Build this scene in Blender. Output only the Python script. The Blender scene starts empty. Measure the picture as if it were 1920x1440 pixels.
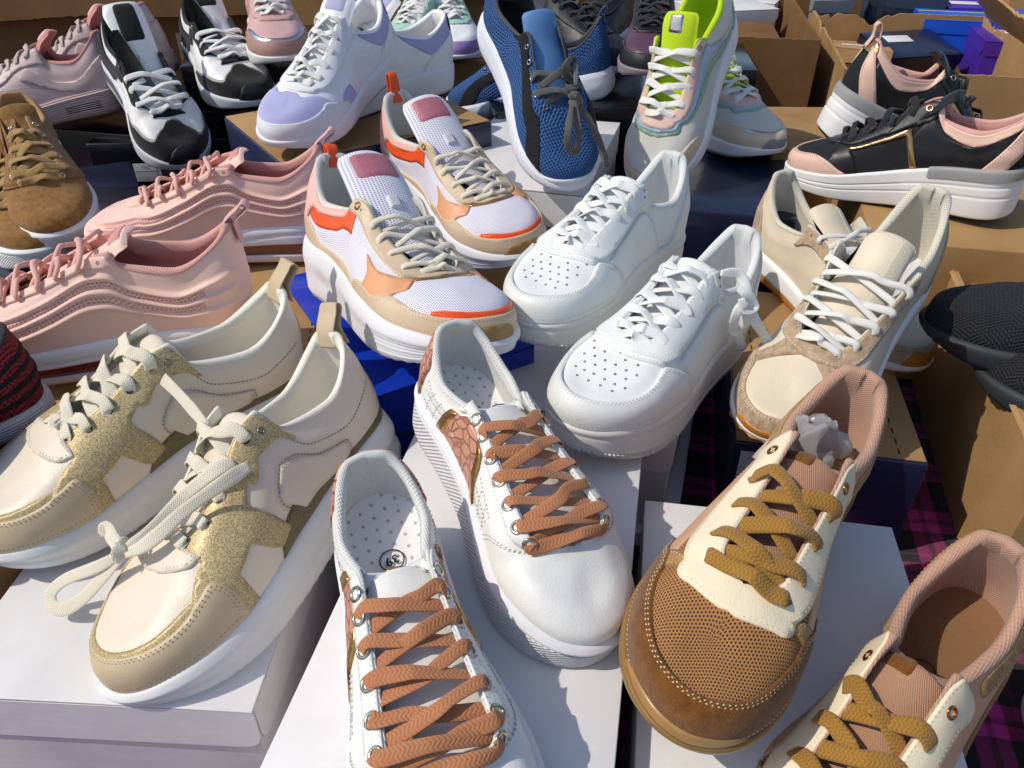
import bpy, bmesh, math, random
import numpy as np
from mathutils import Vector, Matrix, Euler
from mathutils.geometry import delaunay_2d_cdt
random.seed(7); RNG = np.random.default_rng(7)
R = math.radians
scn = bpy.context.scene
# ------------------------------------------------------------------ camera, sky, sun, exposure
CAMH = 0.60; PITCH = 36.0
cam = bpy.data.cameras.new('camera'); camo = bpy.data.objects.new('camera', cam)
scn.collection.objects.link(camo); scn.camera = camo
camo.location = (0, 0, CAMH); camo.rotation_euler = (R(90 - PITCH), 0, 0)
cam.sensor_width = 36.0; cam.lens = 27.0; cam.clip_start = 0.02; cam.clip_end = 200
SUN_AZ = (-0.95, -0.20); SUN_EL = 48.0     # horizontal direction towards the sun (from the left, a little in front of the stall)
world = bpy.data.worlds.new('World'); scn.world = world; world.use_nodes = True
wn = world.node_tree; wn.nodes.clear()
sky = wn.nodes.new('ShaderNodeTexSky'); sky.sky_type = 'NISHITA'; sky.sun_disc = False
sky.sun_elevation = R(SUN_EL); sky.sun_rotation = math.atan2(SUN_AZ[0], SUN_AZ[1])
bg = wn.nodes.new('ShaderNodeBackground'); bg.inputs[1].default_value = 0.15
wo = wn.nodes.new('ShaderNodeOutputWorld')
wn.links.new(sky.outputs[0], bg.inputs[0]); wn.links.new(bg.outputs[0], wo.inputs[0])
sl = bpy.data.lights.new('sun', 'SUN'); sl.energy = 3.3; sl.angle = R(0.53); sl.color = (1.0, 0.925, 0.80)
so = bpy.data.objects.new('sun', sl); scn.collection.objects.link(so)
_a = Vector((SUN_AZ[0], SUN_AZ[1], 0)).normalized() * math.cos(R(SUN_EL)); _a.z = math.sin(R(SUN_EL))
so.rotation_euler = _a.to_track_quat('Z', 'Y').to_euler(); so.location = (-2, 1, 3)
scn.view_settings.view_transform = 'Standard'; scn.view_settings.look = 'None'
scn.view_settings.exposure = -0.18; scn.view_settings.gamma = 1.0; scn.view_settings.use_curve_mapping = False
# ------------------------------------------------------------------ shoe last (pure numpy)
def pch(tk, vk, t):
    """monotone cubic interpolation, vectorised"""
    tk = np.asarray(tk, float); vk = np.asarray(vk, float); t = np.clip(np.asarray(t, float), tk[0], tk[-1])
    h = np.diff(tk); d = np.diff(vk) / h
    m = np.zeros_like(vk)
    m[0], m[-1] = d[0], d[-1]
    for i in range(1, len(vk) - 1):
        if d[i-1] * d[i] > 0:
            w1 = 2*h[i] + h[i-1]; w2 = h[i] + 2*h[i-1]
            m[i] = (w1 + w2) / (w1/d[i-1] + w2/d[i])
    i = np.clip(np.searchsorted(tk, t, side='right') - 1, 0, len(h) - 1)
    s = (t - tk[i]) / h[i]; hh = h[i]
    return ((2*s**3 - 3*s**2 + 1)*vk[i] + (s**3 - 2*s**2 + s)*hh*m[i]
            + (-2*s**3 + 3*s**2)*vk[i+1] + (s**3 - s**2)*hh*m[i+1])

def catmull(pts, n=8, closed=False):
    P = np.asarray(pts, float)
    N = len(P)
    if N < 3 and not closed:
        return np.array([P[0] + (P[-1] - P[0]) * k / n for k in range(n + 1)])
    out = []
    rng = range(N if closed else N - 1)
    for i in rng:
        if closed:
            p0, p1, p2, p3 = P[(i-1) % N], P[i], P[(i+1) % N], P[(i+2) % N]
        else:
            p1, p2 = P[i], P[i+1]
            p0 = P[i-1] if i > 0 else 2*p1 - p2
            p3 = P[i+2] if i + 2 < N else 2*p2 - p1
        for k in range(n):
            s = k / n
            out.append(0.5*((2*p1) + (-p0 + p2)*s + (2*p0 - 5*p1 + 4*p2 - p3)*s*s + (-p0 + 3*p1 - 3*p2 + p3)*s**3))
    if not closed:
        out.append(P[-1])
    return np.array(out)

LAT = [(0, 0), (.012, .05), (.05, .09), (.13, .113), (.28, .119), (.44, .134), (.58, .160), (.70, .175), (.80, .168), (.89, .136), (.955, .088), (.99, .035)]
MED = [(0, 0), (.012, .05), (.05, .09), (.13, .110), (.28, .106), (.44, .112), (.58, .140), (.70, .164), (.80, .168), (.89, .148), (.955, .110), (.99, .062)]
DEF = dict(L=.285, w=1.0, sole=[(0, .125), (.3, .112), (.55, .098), (.75, .085), (1, .078)], bot=[(0, .022), (.07, .003), (.14, 0), (.68, 0), (.85, .012), (1, .050)],
           hx=.020, hz=.365, dipz=.285, dipx=.20, tex=.40, tez=.405, tey=.080, tbx=.725, tbz=.245, gap=.058, spx=.85, spz=.205,
           midx=.56, midz=None, toen=2.25, bulge=.008, hbulge=.012, sides=(1, 1), ankw=1.12)

class Last:
    def __init__(s, foot=1, **kw):
        p = dict(DEF); p.update(kw); s.p = p; s.foot = foot; s.L = p['L']
        tip = (1.0, -.016 * foot)
        lat, med = (LAT, MED) if foot > 0 else (MED, LAT)
        W = p['w']
        left = [(x, y * W) for x, y in lat]; right = [(x, -y * W) for x, y in med]
        ring = left + [tip] + right[:0:-1]
        k = 40
        c = catmull(ring, k, True)
        nl = len(left) * k
        s.sidecurve = {}
        for sd, cc in ((1, c[:nl+1]), (-1, np.vstack([c[nl:], c[:1]])[::-1])):
            a = np.concatenate([[0], np.cumsum(np.linalg.norm(np.diff(cc, axis=0), axis=1))])
            s.sidecurve[sd] = (a / a[-1], cc, a[-1])
        s.per = .5 * (s.sidecurve[1][2] + s.sidecurve[-1][2])      # side arc length per unit t (in L)
        P = p
        midz = P['midz'] if P['midz'] else .5 * (P['tez'] + P['tbz']) - .004
        g = P['gap']
        dz = P['dipz']; hz = P['hz']; dx = P['dipx']
        tk = P.get('tk') or [0, .07, .14, .23, .32, .40, .44, .55, .645, .685, .72, .80, .88, 1.0]
        s.tk = tk
        hx = P['hx']
        s.Bx = [hx, hx+.012, hx+.055, dx, .66*P['tex']+.34*dx+.02, P['tex']-.012, P['tex']+.02, P['midx'], P['tbx']-.04, P['tbx']-.004, P['tbx']+.012, .5*(P['tbx']+P['spx'])+.01, P['spx']-.012, P['spx']]
        s.By = [0, .042*P.get('ankw', 1), .070*P.get('ankw', 1), .094*P.get('ankw', 1), .5*(.094+P['tey']), P['tey']+.006, P['tey'], .5*(P['tey']+g), g+.002, g*.72, 0, 0, 0, 0]
        s.Bz = [hz, hz-.004, .6*hz+.4*dz, dz, dz+.30*(P['tez']-dz), P['tez']-.006, P['tez']-.010, midz, P['tbz']+.022, P['tbz']+.006, P['tbz'], P['tbz']+(P['spz']-P['tbz'])*(.5*(P['tbx']+P['spx'])-.002-P['tbx'])/(P['spx']-P['tbx']-.012)+.002, P['tbz']+(P['spz']-P['tbz'])*(P['spx']-.024-P['tbx'])/(P['spx']-P['tbx']-.012)+.001, P['spz']]
        s.ph = np.radians([30, 32, 36, 40, 46, 54, 58, 66, 76, 84, 90, 90, 90, 90])
        T = s.T = np.linspace(0, 1, 4001)
        s.tb = dict(bx=pch(tk, s.Bx, T), by=pch(tk, s.By, T) * P.get('gw', 1), bz=pch(tk, s.Bz, T), pm=pch(tk, s.ph, T),
                    n=pch([0, .3, .6, .75, 1], [2.0, 2.0, 2.05, P['toen'], P['toen']], T),
                    bul=pch([0, .12, .3, .6, 1], [P['hbulge'], P['hbulge'], P['bulge']*.5, P['bulge'], P['bulge']*.8], T),
                    k=pch([0, .62, .72, 1], [0, 0, 1, 1], T),
                    zs=pch([a for a, _ in P['sole']], [b for _, b in P['sole']], T), zb=pch([a for a, _ in P['bot']], [b for _, b in P['bot']], T))
    def tab(s, n, t): return np.interp(t, s.T, s.tb[n])
    # --- helpers
    def tside(s, q):
        q = np.asarray(q, float); m = np.mod(q, 2.0)
        return np.where(m <= 1, m, 2 - m), np.where(m <= 1, 1.0, -1.0)
    def A2(s, q):
        t, sd = s.tside(q)
        o = np.zeros(t.shape + (2,))
        for k in (1, -1):
            a, cc, _ = s.sidecurve[k]
            mk = sd == k
            for j in (0, 1):
                o[..., j][mk] = np.interp(t[mk], a, cc[:, j])
        return o
    def N2(s, q):
        e = 2e-3
        d = s.A2(np.asarray(q) + e) - s.A2(np.asarray(q) - e)
        n = np.stack([-d[..., 1], d[..., 0]], -1)
        return n / np.maximum(np.linalg.norm(n, axis=-1, keepdims=True), 1e-9)
    def zs(s, x):
        return s.tab('zs', x)
    def zb(s, x):
        return s.tab('zb', x)
    def B(s, q):
        t, sd = s.tside(q)
        return np.stack([s.tab('bx', t), s.tab('by', t) * sd, s.tab('bz', t)], -1)
    def S0(s, q, h):
        """surface point, metres, broadcast q,h"""
        q, h = np.broadcast_arrays(np.asarray(q, float), np.asarray(h, float))
        t, sd = s.tside(q)
        a = s.A2(q); b = s.B(q)
        az = s.zs(a[..., 0])
        pm = s.tab('pm', t)
        n = s.tab('n', t)
        hc = np.clip(h, 0, 1)
        ph = hc * pm
        e = 2.0 / n
        d = (1 - np.maximum(np.cos(ph), 0)**e) / (1 - np.maximum(np.cos(pm), 0)**e)
        z = (np.sin(ph) / np.sin(pm))**e
        nn = s.N2(q)
        bul = s.tab('bul', t) * np.sin(np.pi * np.clip(hc, 0, 1)) * (1 - .5*hc)
        # N2 points inward for increasing q on +y ... force outward
        xy = a + (b[..., :2] - a) * d[..., None] + nn * bul[..., None]
        zz = az + (b[..., 2] - az) * z
        k0 = (s.p['spz'] - s.p['tbz']) / (s.p['spx'] - s.p['tbx'])
        zz = zz + np.minimum(k0, 0) * s.tab('k', t) * (xy[..., 0] - b[..., 0]) * z**6
        return np.concatenate([xy, zz[..., None]], -1) * s.L
    def nrm(s, q, h):
        q, h = np.broadcast_arrays(np.asarray(q, float), np.asarray(h, float))
        e = 1.5e-3
        dq = s.S0(q + e, h) - s.S0(q - e, h)
        h0 = np.clip(h - .02, .005, .985); h1 = np.clip(h + .02, .015, .995)
        dh = s.S0(q, h1) - s.S0(q, h0)
        n = np.cross(dh, dq)
        return n / np.maximum(np.linalg.norm(n, axis=-1, keepdims=True), 1e-12)
    def S(s, q, h, off=0.0):
        P = s.S0(q, h); N = s.nrm(q, h)
        r = s.p.get('relief')
        o = np.broadcast_to(np.asarray(off, float), P.shape[:-1])
        if r is not None:
            qq, hh = np.broadcast_arrays(np.asarray(q, float), np.asarray(h, float))
            o = o + r(qq, hh)
        return P + N * o[..., None]
    def So(s, q, f, off=0.0):
        """sole side wall point, f 0 bottom .. 1 feather line, metres"""
        q, f = np.broadcast_arrays(np.asarray(q, float), np.asarray(f, float))
        a = s.A2(q); nn = s.N2(q)
        z0 = s.zb(a[..., 0]); z1 = s.zs(a[..., 0])
        off = np.broadcast_to(np.asarray(off, float), q.shape)
        xy = a * s.L + nn * off[..., None]
        return np.concatenate([xy, ((z0 + (z1 - z0) * f) * s.L)[..., None]], -1)
# ------------------------------------------------------------------ materials
def lin(c):
    if isinstance(c, str):
        c = [int(c[i:i+2], 16) / 255 for i in (0, 2, 4)]
    return tuple((x / 12.92 if x <= .04045 else ((x + .055) / 1.055) ** 2.4) for x in c[:3])
MATS = {}
class NT:
    def __init__(s, key):
        s.m = bpy.data.materials.new(key); s.m.use_nodes = True; s.t = s.m.node_tree; s.t.nodes.clear()
        s.o = s.n('OutputMaterial'); s.b = s.n('BsdfPrincipled'); s.l(s.b.outputs[0], s.o.inputs[0])
    def n(s, ty, **kw):
        x = s.t.nodes.new('ShaderNode' + ty)
        for k, v in kw.items():
            if k.startswith('_'):
                setattr(x, k[1:], v)
            else:
                k = int(k[1:]) if k[0] == 'i' and k[1:].isdigit() else k.replace('__', ' ')
                s.set(x.inputs[k], v)
        return x
    def set(s, inp, v):
        if hasattr(v, 'links') or isinstance(v, bpy.types.NodeSocket): s.t.links.new(v, inp)
        elif hasattr(inp, 'default_value'):
            if hasattr(inp.default_value, '__len__') and not hasattr(v, '__len__'): inp.default_value = [v] * len(inp.default_value)
            elif hasattr(inp.default_value, '__len__') and len(inp.default_value) == 4 and len(v) == 3: inp.default_value = (*v, 1)
            else: inp.default_value = v
    def l(s, a, b): s.t.links.new(a, b)
    def math(s, op, a, b=0.0, c=None):
        x = s.n('Math', _operation=op, i0=a, i1=b)
        if c is not None: s.set(x.inputs[2], c)
        return x.outputs[0]
    def mix(s, f, a, b, blend='MIX'):
        x = s.n('Mix', _data_type='RGBA', _blend_type=blend)
        s.set(x.inputs[0], f); s.set(x.inputs[6], a); s.set(x.inputs[7], b); return x.outputs[2]
    def ramp(s, f, stops, interp='LINEAR'):
        x = s.n('ValToRGB', i0=f); cr = x.color_ramp; cr.interpolation = interp
        while len(cr.elements) < len(stops): cr.elements.new(.5)
        for e, (p, c) in zip(cr.elements, stops):
            e.position = p; e.color = (*c, 1) if hasattr(c, '__len__') else (c, c, c, 1)
        return x.outputs[0]
    def noise(s, vec, scale, detail=3, rough=.55, dist=0): 
        return s.n('TexNoise', Vector=vec, Scale=scale, Detail=detail, Roughness=rough, Distortion=dist).outputs[0]
    def bump(s, h, strength, dist, nrm=None):
        x = s.n('Bump', Strength=strength, Distance=dist, Height=h)
        if nrm is not None: s.l(nrm, x.inputs['Normal'])
        return x.outputs[0]

def M(kind, col, rough=None, **k):
    key = kind + '_' + str(col) + '_' + str(rough) + '_' + '_'.join('%s%s' % kv for kv in sorted(k.items()))
    if key in MATS: return MATS[key]
    T = NT(key); b = T.b; c = lin(col)
    tc = T.n('TexCoord'); uv = tc.outputs['UV']; ob = tc.outputs['Object']
    var = k.get('var', .07)
    big = T.noise(ob, k.get('vs', 28), 4, .6)
    colr = T.mix(big, tuple(x * (1 - var) for x in c), tuple(min(1, x * (1 + var * .7)) for x in c))
    grime = T.ramp(T.noise(ob, 9, 5, .65), [(.30, 1 - k.get('grime', .10)), (.52, 1.0)])
    colr = T.mix(1.0, colr, grime, 'MULTIPLY')
    rg = .5; nrm = None
    sep = T.n('SeparateXYZ', Vector=uv); U, V = sep.outputs[0], sep.outputs[1]
    if kind == 'leather':
        rg = .42
        v = T.n('TexVoronoi', Vector=ob, Scale=k.get('gs', 900), _feature='F1').outputs[0]
        n2 = T.noise(ob, 60, 4); h = T.math('ADD', T.math('MULTIPLY', v, .35), n2)
        h = T.math('ADD', h, T.math('MULTIPLY', T.noise(ob, 22, 3, .5, .6), 1.6)); nrm = T.bump(h, k.get('bs', .28), .0013)
        b.inputs['Specular IOR Level'].default_value = .45
    elif kind == 'suede':
        rg = .93
        f = T.noise(ob, 1400, 2); g = T.noise(ob, 140, 4, .7)
        colr = T.mix(T.ramp(g, [(.32, 0.0), (.68, 1.0)]), T.mix(1.0, colr, (.66, .63, .58), 'MULTIPLY'), T.mix(1.0, colr, (1.22, 1.2, 1.15), 'MULTIPLY'))
        nrm = T.bump(T.math('ADD', f, T.math('MULTIPLY', g, .8)), .9, .0014)
        b.inputs['Sheen Weight'].default_value = .25; b.inputs['Specular IOR Level'].default_value = .15
    elif kind == 'mesh':
        rg = .8; p = k.get('p', .0026)
        x = T.math('DIVIDE', U, p); y = T.math('DIVIDE', V, p * .86)
        row = T.math('FLOOR', y); odd = T.math('MULTIPLY', T.math('MODULO', row, 2.0), .5)
        fx = T.math('SUBTRACT', T.math('FRACT', T.math('ADD', x, odd)), .5); fy = T.math('SUBTRACT', T.math('FRACT', y), .5)
        d = T.math('SQRT', T.math('ADD', T.math('MULTIPLY', fx, fx), T.math('MULTIPLY', fy, fy)))
        hole = T.ramp(d, [(k.get('r', .20), 1.0), (k.get('r', .20) + .14, 0.0)])
        colr = T.mix(hole, colr, lin(k.get('hole', '808088')))
        nrm = T.bump(T.math('SUBTRACT', 1.0, hole), .8, .0008)
    elif kind == 'weave':
        rg = .85; p = k.get('p', .0016)
        a = T.math('SINE', T.math('MULTIPLY', T.math('ADD', U, T.math('MULTIPLY', V, .6)), 6.283 / p))
        c2 = T.math('SINE', T.math('MULTIPLY', T.math('SUBTRACT', V, T.math('MULTIPLY', U, .35)), 6.283 / (p * 1.1)))
        w = T.math('ADD', T.math('MULTIPLY', T.math('MULTIPLY', a, c2), .5), .5)
        colr = T.mix(T.math('MULTIPLY', w, .38), colr, T.mix(1.0, colr, (.45, .45, .45), 'MULTIPLY'))
        nrm = T.bump(w, .7, -.0007)
        b.inputs['Sheen Weight'].default_value = .15
    elif kind == 'knit':
        rg = .85; p = k.get('p', .0034)
        ang = T.noise(uv, 35, 2)
        fl = T.ramp(ang, [(.46, 0.0), (.5, 1.0)])
        s1 = T.math('SINE', T.math('MULTIPLY', T.math('ADD', U, T.math('MULTIPLY', V, .9)), 6.283 / p))
        s2 = T.math('SINE', T.math('MULTIPLY', T.math('SUBTRACT', V, T.math('MULTIPLY', U, .25)), 6.283 / (p * .8)))
        w = T.math('ADD', T.math('MULTIPLY', T.mix(fl, s1, s2), .5), .5)
        w2 = T.math('ADD', T.math('MULTIPLY', T.math('SINE', T.math('MULTIPLY', U, 6.283 / (p * .7))), .25), .25)
        ww = T.math('ADD', T.math('MULTIPLY', w, .8), w2)
        colr = T.mix(T.ramp(ww, [(.2, 0.0), (.75, 1.0)]), lin(k.get('dark', '101820')), colr)
        nrm = T.bump(ww, 1.0, .0011)
    elif kind == 'lace':
        rg = .9; p = k.get('p', .0026) * .72
        fv = T.math('PINGPONG', T.math('DIVIDE', V, p * 1.1), 1.0)
        ph = T.math('ADD', T.math('DIVIDE', U, p), T.math('MULTIPLY', fv, .85))
        w = T.math('ADD', T.math('MULTIPLY', T.math('SINE', T.math('MULTIPLY', ph, 6.283)), .5), .5)
        e = T.math('ABSOLUTE', T.math('SUBTRACT', fv, .5))
        ww = T.math('SUBTRACT', w, T.math('MULTIPLY', e, .6))
        colr = T.mix(T.ramp(ww, [(.0, k.get('con', .20)), (.5, 0.0)]), colr, T.mix(1.0, colr, (.45, .41, .38), 'MULTIPLY'))
        nrm = T.bump(ww, .6, .00035)
        b.inputs['Sheen Weight'].default_value = .2
    elif kind == 'glitter':
        rg = .45
        vo = T.n('TexVoronoi', Vector=ob, Scale=k.get('gs', 1700)); rnd = vo.outputs['Color']
        sp = T.n('SeparateColor', Color=rnd)
        colr = T.mix(sp.outputs[0], tuple(x * .50 for x in c), tuple(min(1, x * 1.55) for x in c))
        b.inputs['Metallic'].default_value = .15
        nrm = T.bump(sp.outputs[1], .8, .0006)
    elif kind == 'foil':
        rg = .26; b.inputs['Metallic'].default_value = .95
        nrm = T.bump(T.noise(ob, 260, 4), .35, .001)
    elif kind == 'metal':
        rg = .25; b.inputs['Metallic'].default_value = 1.0
    elif kind == 'croc':
        rg = .36
        mp = T.n('Mapping', Vector=uv); mp.inputs['Scale'].default_value = (95, 120, 1); mp.inputs['Rotation'].default_value = (0, 0, .25)
        v = T.n('TexVoronoi', Vector=mp.outputs[0], Scale=1.0, _feature='DISTANCE_TO_EDGE', Randomness=.75).outputs[0]
        e = T.ramp(v, [(.0, 0.0), (.10, 1.0)])
        colr = T.mix(e, T.mix(1.0, colr, (.66, .58, .54), 'MULTIPLY'), colr)
        nrm = T.bump(e, .85, .0016)
    elif kind == 'rubber':
        rg = .55
        nrm = T.bump(T.noise(ob, 500, 3), .12, .0008)
        if k.get('dots'):
            p = k['dots']
            a = T.math('SINE', T.math('MULTIPLY', U, 6.283 / p)); c2 = T.math('SINE', T.math('MULTIPLY', V, 6.283 / p))
            nrm = T.bump(T.math('MULTIPLY', a, c2), .8, .0012)
        if k.get('ribs'):
            nrm = T.bump(T.math('SINE', T.math('MULTIPLY', V, 6.283 / k['ribs'])), .7, .0010)
        b.inputs['Specular IOR Level'].default_value = .4
        b.inputs['Subsurface Weight'].default_value = 0.0
    elif kind == 'clear':
        rg = .08; b.inputs['Coat Weight'].default_value = .6; b.inputs['Specular IOR Level'].default_value = .8
        colr = T.mix(T.noise(ob, 45, 3), tuple(x * .35 for x in c), tuple(min(1, x * 1.6) for x in c))
    elif kind == 'film':
        rg = .14; b.inputs['Transmission Weight'].default_value = .72; b.inputs['IOR'].default_value = 1.15; b.inputs['Specular IOR Level'].default_value = .9
    elif kind == 'card':
        rg = .88
        f = T.noise(ob, 420, 4, .7); g = T.noise(ob, 5, 6, .6)
        fl = T.n('Mapping', Vector=ob); fl.inputs['Scale'].default_value = (2, 60, 60)
        st = T.noise(fl.outputs[0], 6, 3)
        cc = T.mix(T.ramp(g, [(.35, 0.0), (.7, 1.0)]), T.mix(1.0, colr, (.74, .69, .62), 'MULTIPLY'), colr)
        cc = T.mix(T.math('MULTIPLY', f, .5), cc, T.mix(1.0, cc, (.72, .68, .62), 'MULTIPLY'))
        cc = T.mix(T.ramp(st, [(.55, 0.0), (.8, .35)]), cc, T.mix(1.0, cc, (1.25, 1.22, 1.15), 'MULTIPLY'))
        sc_ = T.ramp(T.noise(ob, 22, 8, .8, 1.5), [(.66, 0.0), (.72, .5)])
        colr = T.mix(sc_, cc, T.mix(1.0, cc, (.55, .5, .45), 'MULTIPLY'))
        nrm = T.bump(T.math('ADD', f, T.noise(ob, 14, 4)), .35, .0018)
        b.inputs['Specular IOR Level'].default_value = .15
    elif kind == 'paper':
        rg = .5
        g = T.noise(ob, 16, 6, .65); sc_ = T.ramp(T.noise(ob, 55, 8, .8, .8), [(.64, 0.0), (.74, .28)])
        mp = T.n('Mapping', Vector=ob); mp.inputs['Scale'].default_value = (2, 2, 260)
        st = T.noise(mp.outputs[0], 2, 2)
        colr = T.mix(sc_, colr, T.mix(1.0, colr, (.55, .53, .5), 'MULTIPLY'))
        colr = T.mix(T.ramp(st, [(.5, 0.0), (.8, .16)]), colr, T.mix(1.0, colr, (.6, .58, .56), 'MULTIPLY'))
        nrm = T.bump(T.math('ADD', T.noise(ob, 22, 3), T.math('MULTIPLY', g, .3)), .3, .0022)
    elif kind == 'gloss':
        rg = .16
        sc_ = T.ramp(T.noise(ob, 70, 8, .85, 2.0), [(.6, 0.0), (.75, .30)])
        colr = T.mix(sc_, colr, (.45, .45, .5)); b.inputs['Coat Weight'].default_value = .3
        nrm = T.bump(T.noise(ob, 18, 4), .35, .003)
    elif kind == 'plain':
        nrm = T.bump(T.noise(ob, 400, 3), .2, .0006)
    if nrm is not None: T.l(nrm, b.inputs['Normal'])
    T.set(b.inputs['Base Color'], colr)
    rr = rough if rough is not None else rg
    if kind not in ('film', 'clear', 'metal', 'gloss'):
        T.set(b.inputs['Roughness'], T.n('MapRange', i0=T.noise(ob, 60, 3), i1=.3, i2=.7, i3=max(.02, rr - .06), i4=min(1, rr + .08)).outputs[0])
    else: b.inputs['Roughness'].default_value = rr
    if k.get('rgb'): pass
    MATS[key] = T.m
    return T.m

# ------------------------------------------------------------------ object helpers
COL = scn.collection
def link(name, me, mat=None, parent=None, smooth=True):
    o = bpy.data.objects.new(name, me); COL.objects.link(o)
    if mat is not None and not me.materials: me.materials.append(mat)
    if smooth and me.polygons: me.polygons.foreach_set('use_smooth', np.ones(len(me.polygons), bool))
    if parent is not None: o.parent = parent
    return o
def mesh(name, V, F, uv=None):
    me = bpy.data.meshes.new(name)
    me.from_pydata(np.asarray(V, float).reshape(-1, 3).tolist(), [], [list(map(int, f)) for f in F])
    if uv is not None:
        uv = np.asarray(uv, float).reshape(-1, 2)
        ul = me.uv_layers.new(name='UVMap')
        idx = np.zeros(len(me.loops), np.int32); me.loops.foreach_get('vertex_index', idx)
        ul.data.foreach_set('uv', uv[idx].astype(np.float32).ravel())
    return me
def grid(P, closed=False, flip=False):
    n, m = P.shape[:2]
    i = np.arange(n if closed else n - 1)[:, None]; j = np.arange(m - 1)[None, :]
    i2 = (i + 1) % n
    a = i * m + j; b = i2 * m + j; c = i2 * m + j + 1; d = i * m + j + 1
    F = np.stack([a, b, c, d] if not flip else [d, c, b, a], -1).reshape(-1, 4)
    return F
def gobj(name, P, mat, parent, uv=None, closed=False, flip=False):
    return link(name, mesh(name, P, grid(P, closed, flip), uv), mat, parent)
def empty(name, loc=(0, 0, 0), rot=(0, 0, 0)):
    o = bpy.data.objects.new(name, None); COL.objects.link(o); o.location = loc; o.rotation_euler = rot
    o.empty_display_size = .05; return o
def tag(o, label, cat, group=None):
    o['label'] = label; o['category'] = cat
    if group: o['group'] = group
    return o

def ribbon(paths, width, thick, taper=True, nsec=10, pw=2.6, twist=.32):
    """paths: list of (points Nx3, ups Nx3) -> V,F,UV of flat rounded bands"""
    V, F, UVs = [], [], []; base = 0
    an = np.linspace(0, 2 * np.pi, nsec, endpoint=False)
    cx = np.sign(np.cos(an)) * np.abs(np.cos(an)) ** (2 / pw); cy = np.sign(np.sin(an)) * np.abs(np.sin(an)) ** (2 / pw)
    for pts, ups in paths:
        pts = np.asarray(pts, float); ups = np.asarray(ups, float); n = len(pts)
        tg = np.gradient(pts, axis=0); tg /= np.maximum(np.linalg.norm(tg, axis=1, keepdims=True), 1e-9)
        sd = np.cross(ups, tg); sd /= np.maximum(np.linalg.norm(sd, axis=1, keepdims=True), 1e-9)
        up = np.cross(tg, sd)
        w = np.full(n, width / 2)
        if taper:
            s = np.linspace(0, 1, n); w = w * (.62 + .38 * np.clip(np.minimum(s, 1 - s) / .14, 0, 1))
        wob = 1 + .09 * np.sin(np.linspace(0, 9, n) + RNG.uniform(0, 6))
        ra = twist * np.sin(np.linspace(0, RNG.uniform(3, 7), n) + RNG.uniform(0, 6)); ra = ra[:, None]
        sd, up = sd * np.cos(ra) + up * np.sin(ra), up * np.cos(ra) - sd * np.sin(ra)
        P = pts[:, None] + sd[:, None] * (cx[None, :, None] * (w * wob)[:, None, None]) + up[:, None] * (cy[None, :, None] * thick / 2)
        arc = np.concatenate([[0], np.cumsum(np.linalg.norm(np.diff(pts, axis=0), axis=1))])
        uvp = np.stack([np.broadcast_to(arc[:, None], P.shape[:2]), np.broadcast_to(cx[None] * width / 2 + .05, P.shape[:2])], -1)
        m = nsec
        i = np.arange(n - 1)[:, None]; j = np.arange(m)[None]
        f = np.stack([i * m + j, i * m + (j + 1) % m, (i + 1) * m + (j + 1) % m, (i + 1) * m + j], -1).reshape(-1, 4) + base
        F += f[:, ::-1].tolist()
        F.append([base + k for k in range(m)]); F.append([base + (n - 1) * m + k for k in range(m)][::-1])
        V.append(P.reshape(-1, 3)); UVs.append(uvp.reshape(-1, 2)); base += n * m
    return np.vstack(V), F, np.vstack(UVs)

_TOR = {}
def torus_mesh(r, t, mat, nseg=16, nsec=6):
    key = (r, t, mat.name)
    if key not in _TOR:
        a = np.linspace(0, 2*np.pi, nseg, endpoint=False); c = np.linspace(0, 2*np.pi, nsec, endpoint=False)
        rr = r + t * np.cos(c)[None]; P = np.stack([rr * np.cos(a)[:, None], rr * np.sin(a)[:, None], np.broadcast_to(t * .7 * np.sin(c)[None], (nseg, nsec))], -1)
        F = []
        for i in range(nseg):
            for j in range(nsec): F.append([i*nsec+j, ((i+1) % nseg)*nsec+j, ((i+1) % nseg)*nsec+(j+1) % nsec, i*nsec+(j+1) % nsec])
        me = mesh('eyelet', P, F); me.materials.append(mat)
        me.polygons.foreach_set('use_smooth', np.ones(len(me.polygons), bool))
        _TOR[key] = me
    return _TOR[key]

def spath(pts, n=6, closed=True):
    """points (q,h) smooth, (q,h,1) sharp corner -> dense closed polygon"""
    N = len(pts); sh = [i for i, p in enumerate(pts) if len(p) > 2]
    P = [np.array(p[:2], float) for p in pts]
    if not sh: return catmull(P, n, closed)
    out = []
    for a, i in enumerate(sh):
        j = sh[(a + 1) % len(sh)]
        if not closed and a == len(sh) - 1: out.append(P[i][None]); break
        idx = [i]; k = i
        while True:
            k = (k + 1) % N; idx.append(k)
            if k == j: break
        out.append(catmull([P[k] for k in idx], n)[:-1])
    return np.vstack(out)

def text_obj(name, body, size, mat, parent, off=0.0):
    cu = bpy.data.curves.new(name, 'FONT'); cu.body = body; cu.size = size; cu.align_x = 'CENTER'; cu.align_y = 'CENTER'; cu.offset = off
    t_ = bpy.data.objects.new('tmp', cu); COL.objects.link(t_); bpy.context.view_layer.update()
    me = bpy.data.meshes.new_from_object(t_.evaluated_get(bpy.context.evaluated_depsgraph_get())); bpy.data.objects.remove(t_)
    me.materials.clear(); me.materials.append(mat)
    o = bpy.data.objects.new(name, me); COL.objects.link(o); o.parent = parent
    return o
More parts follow.
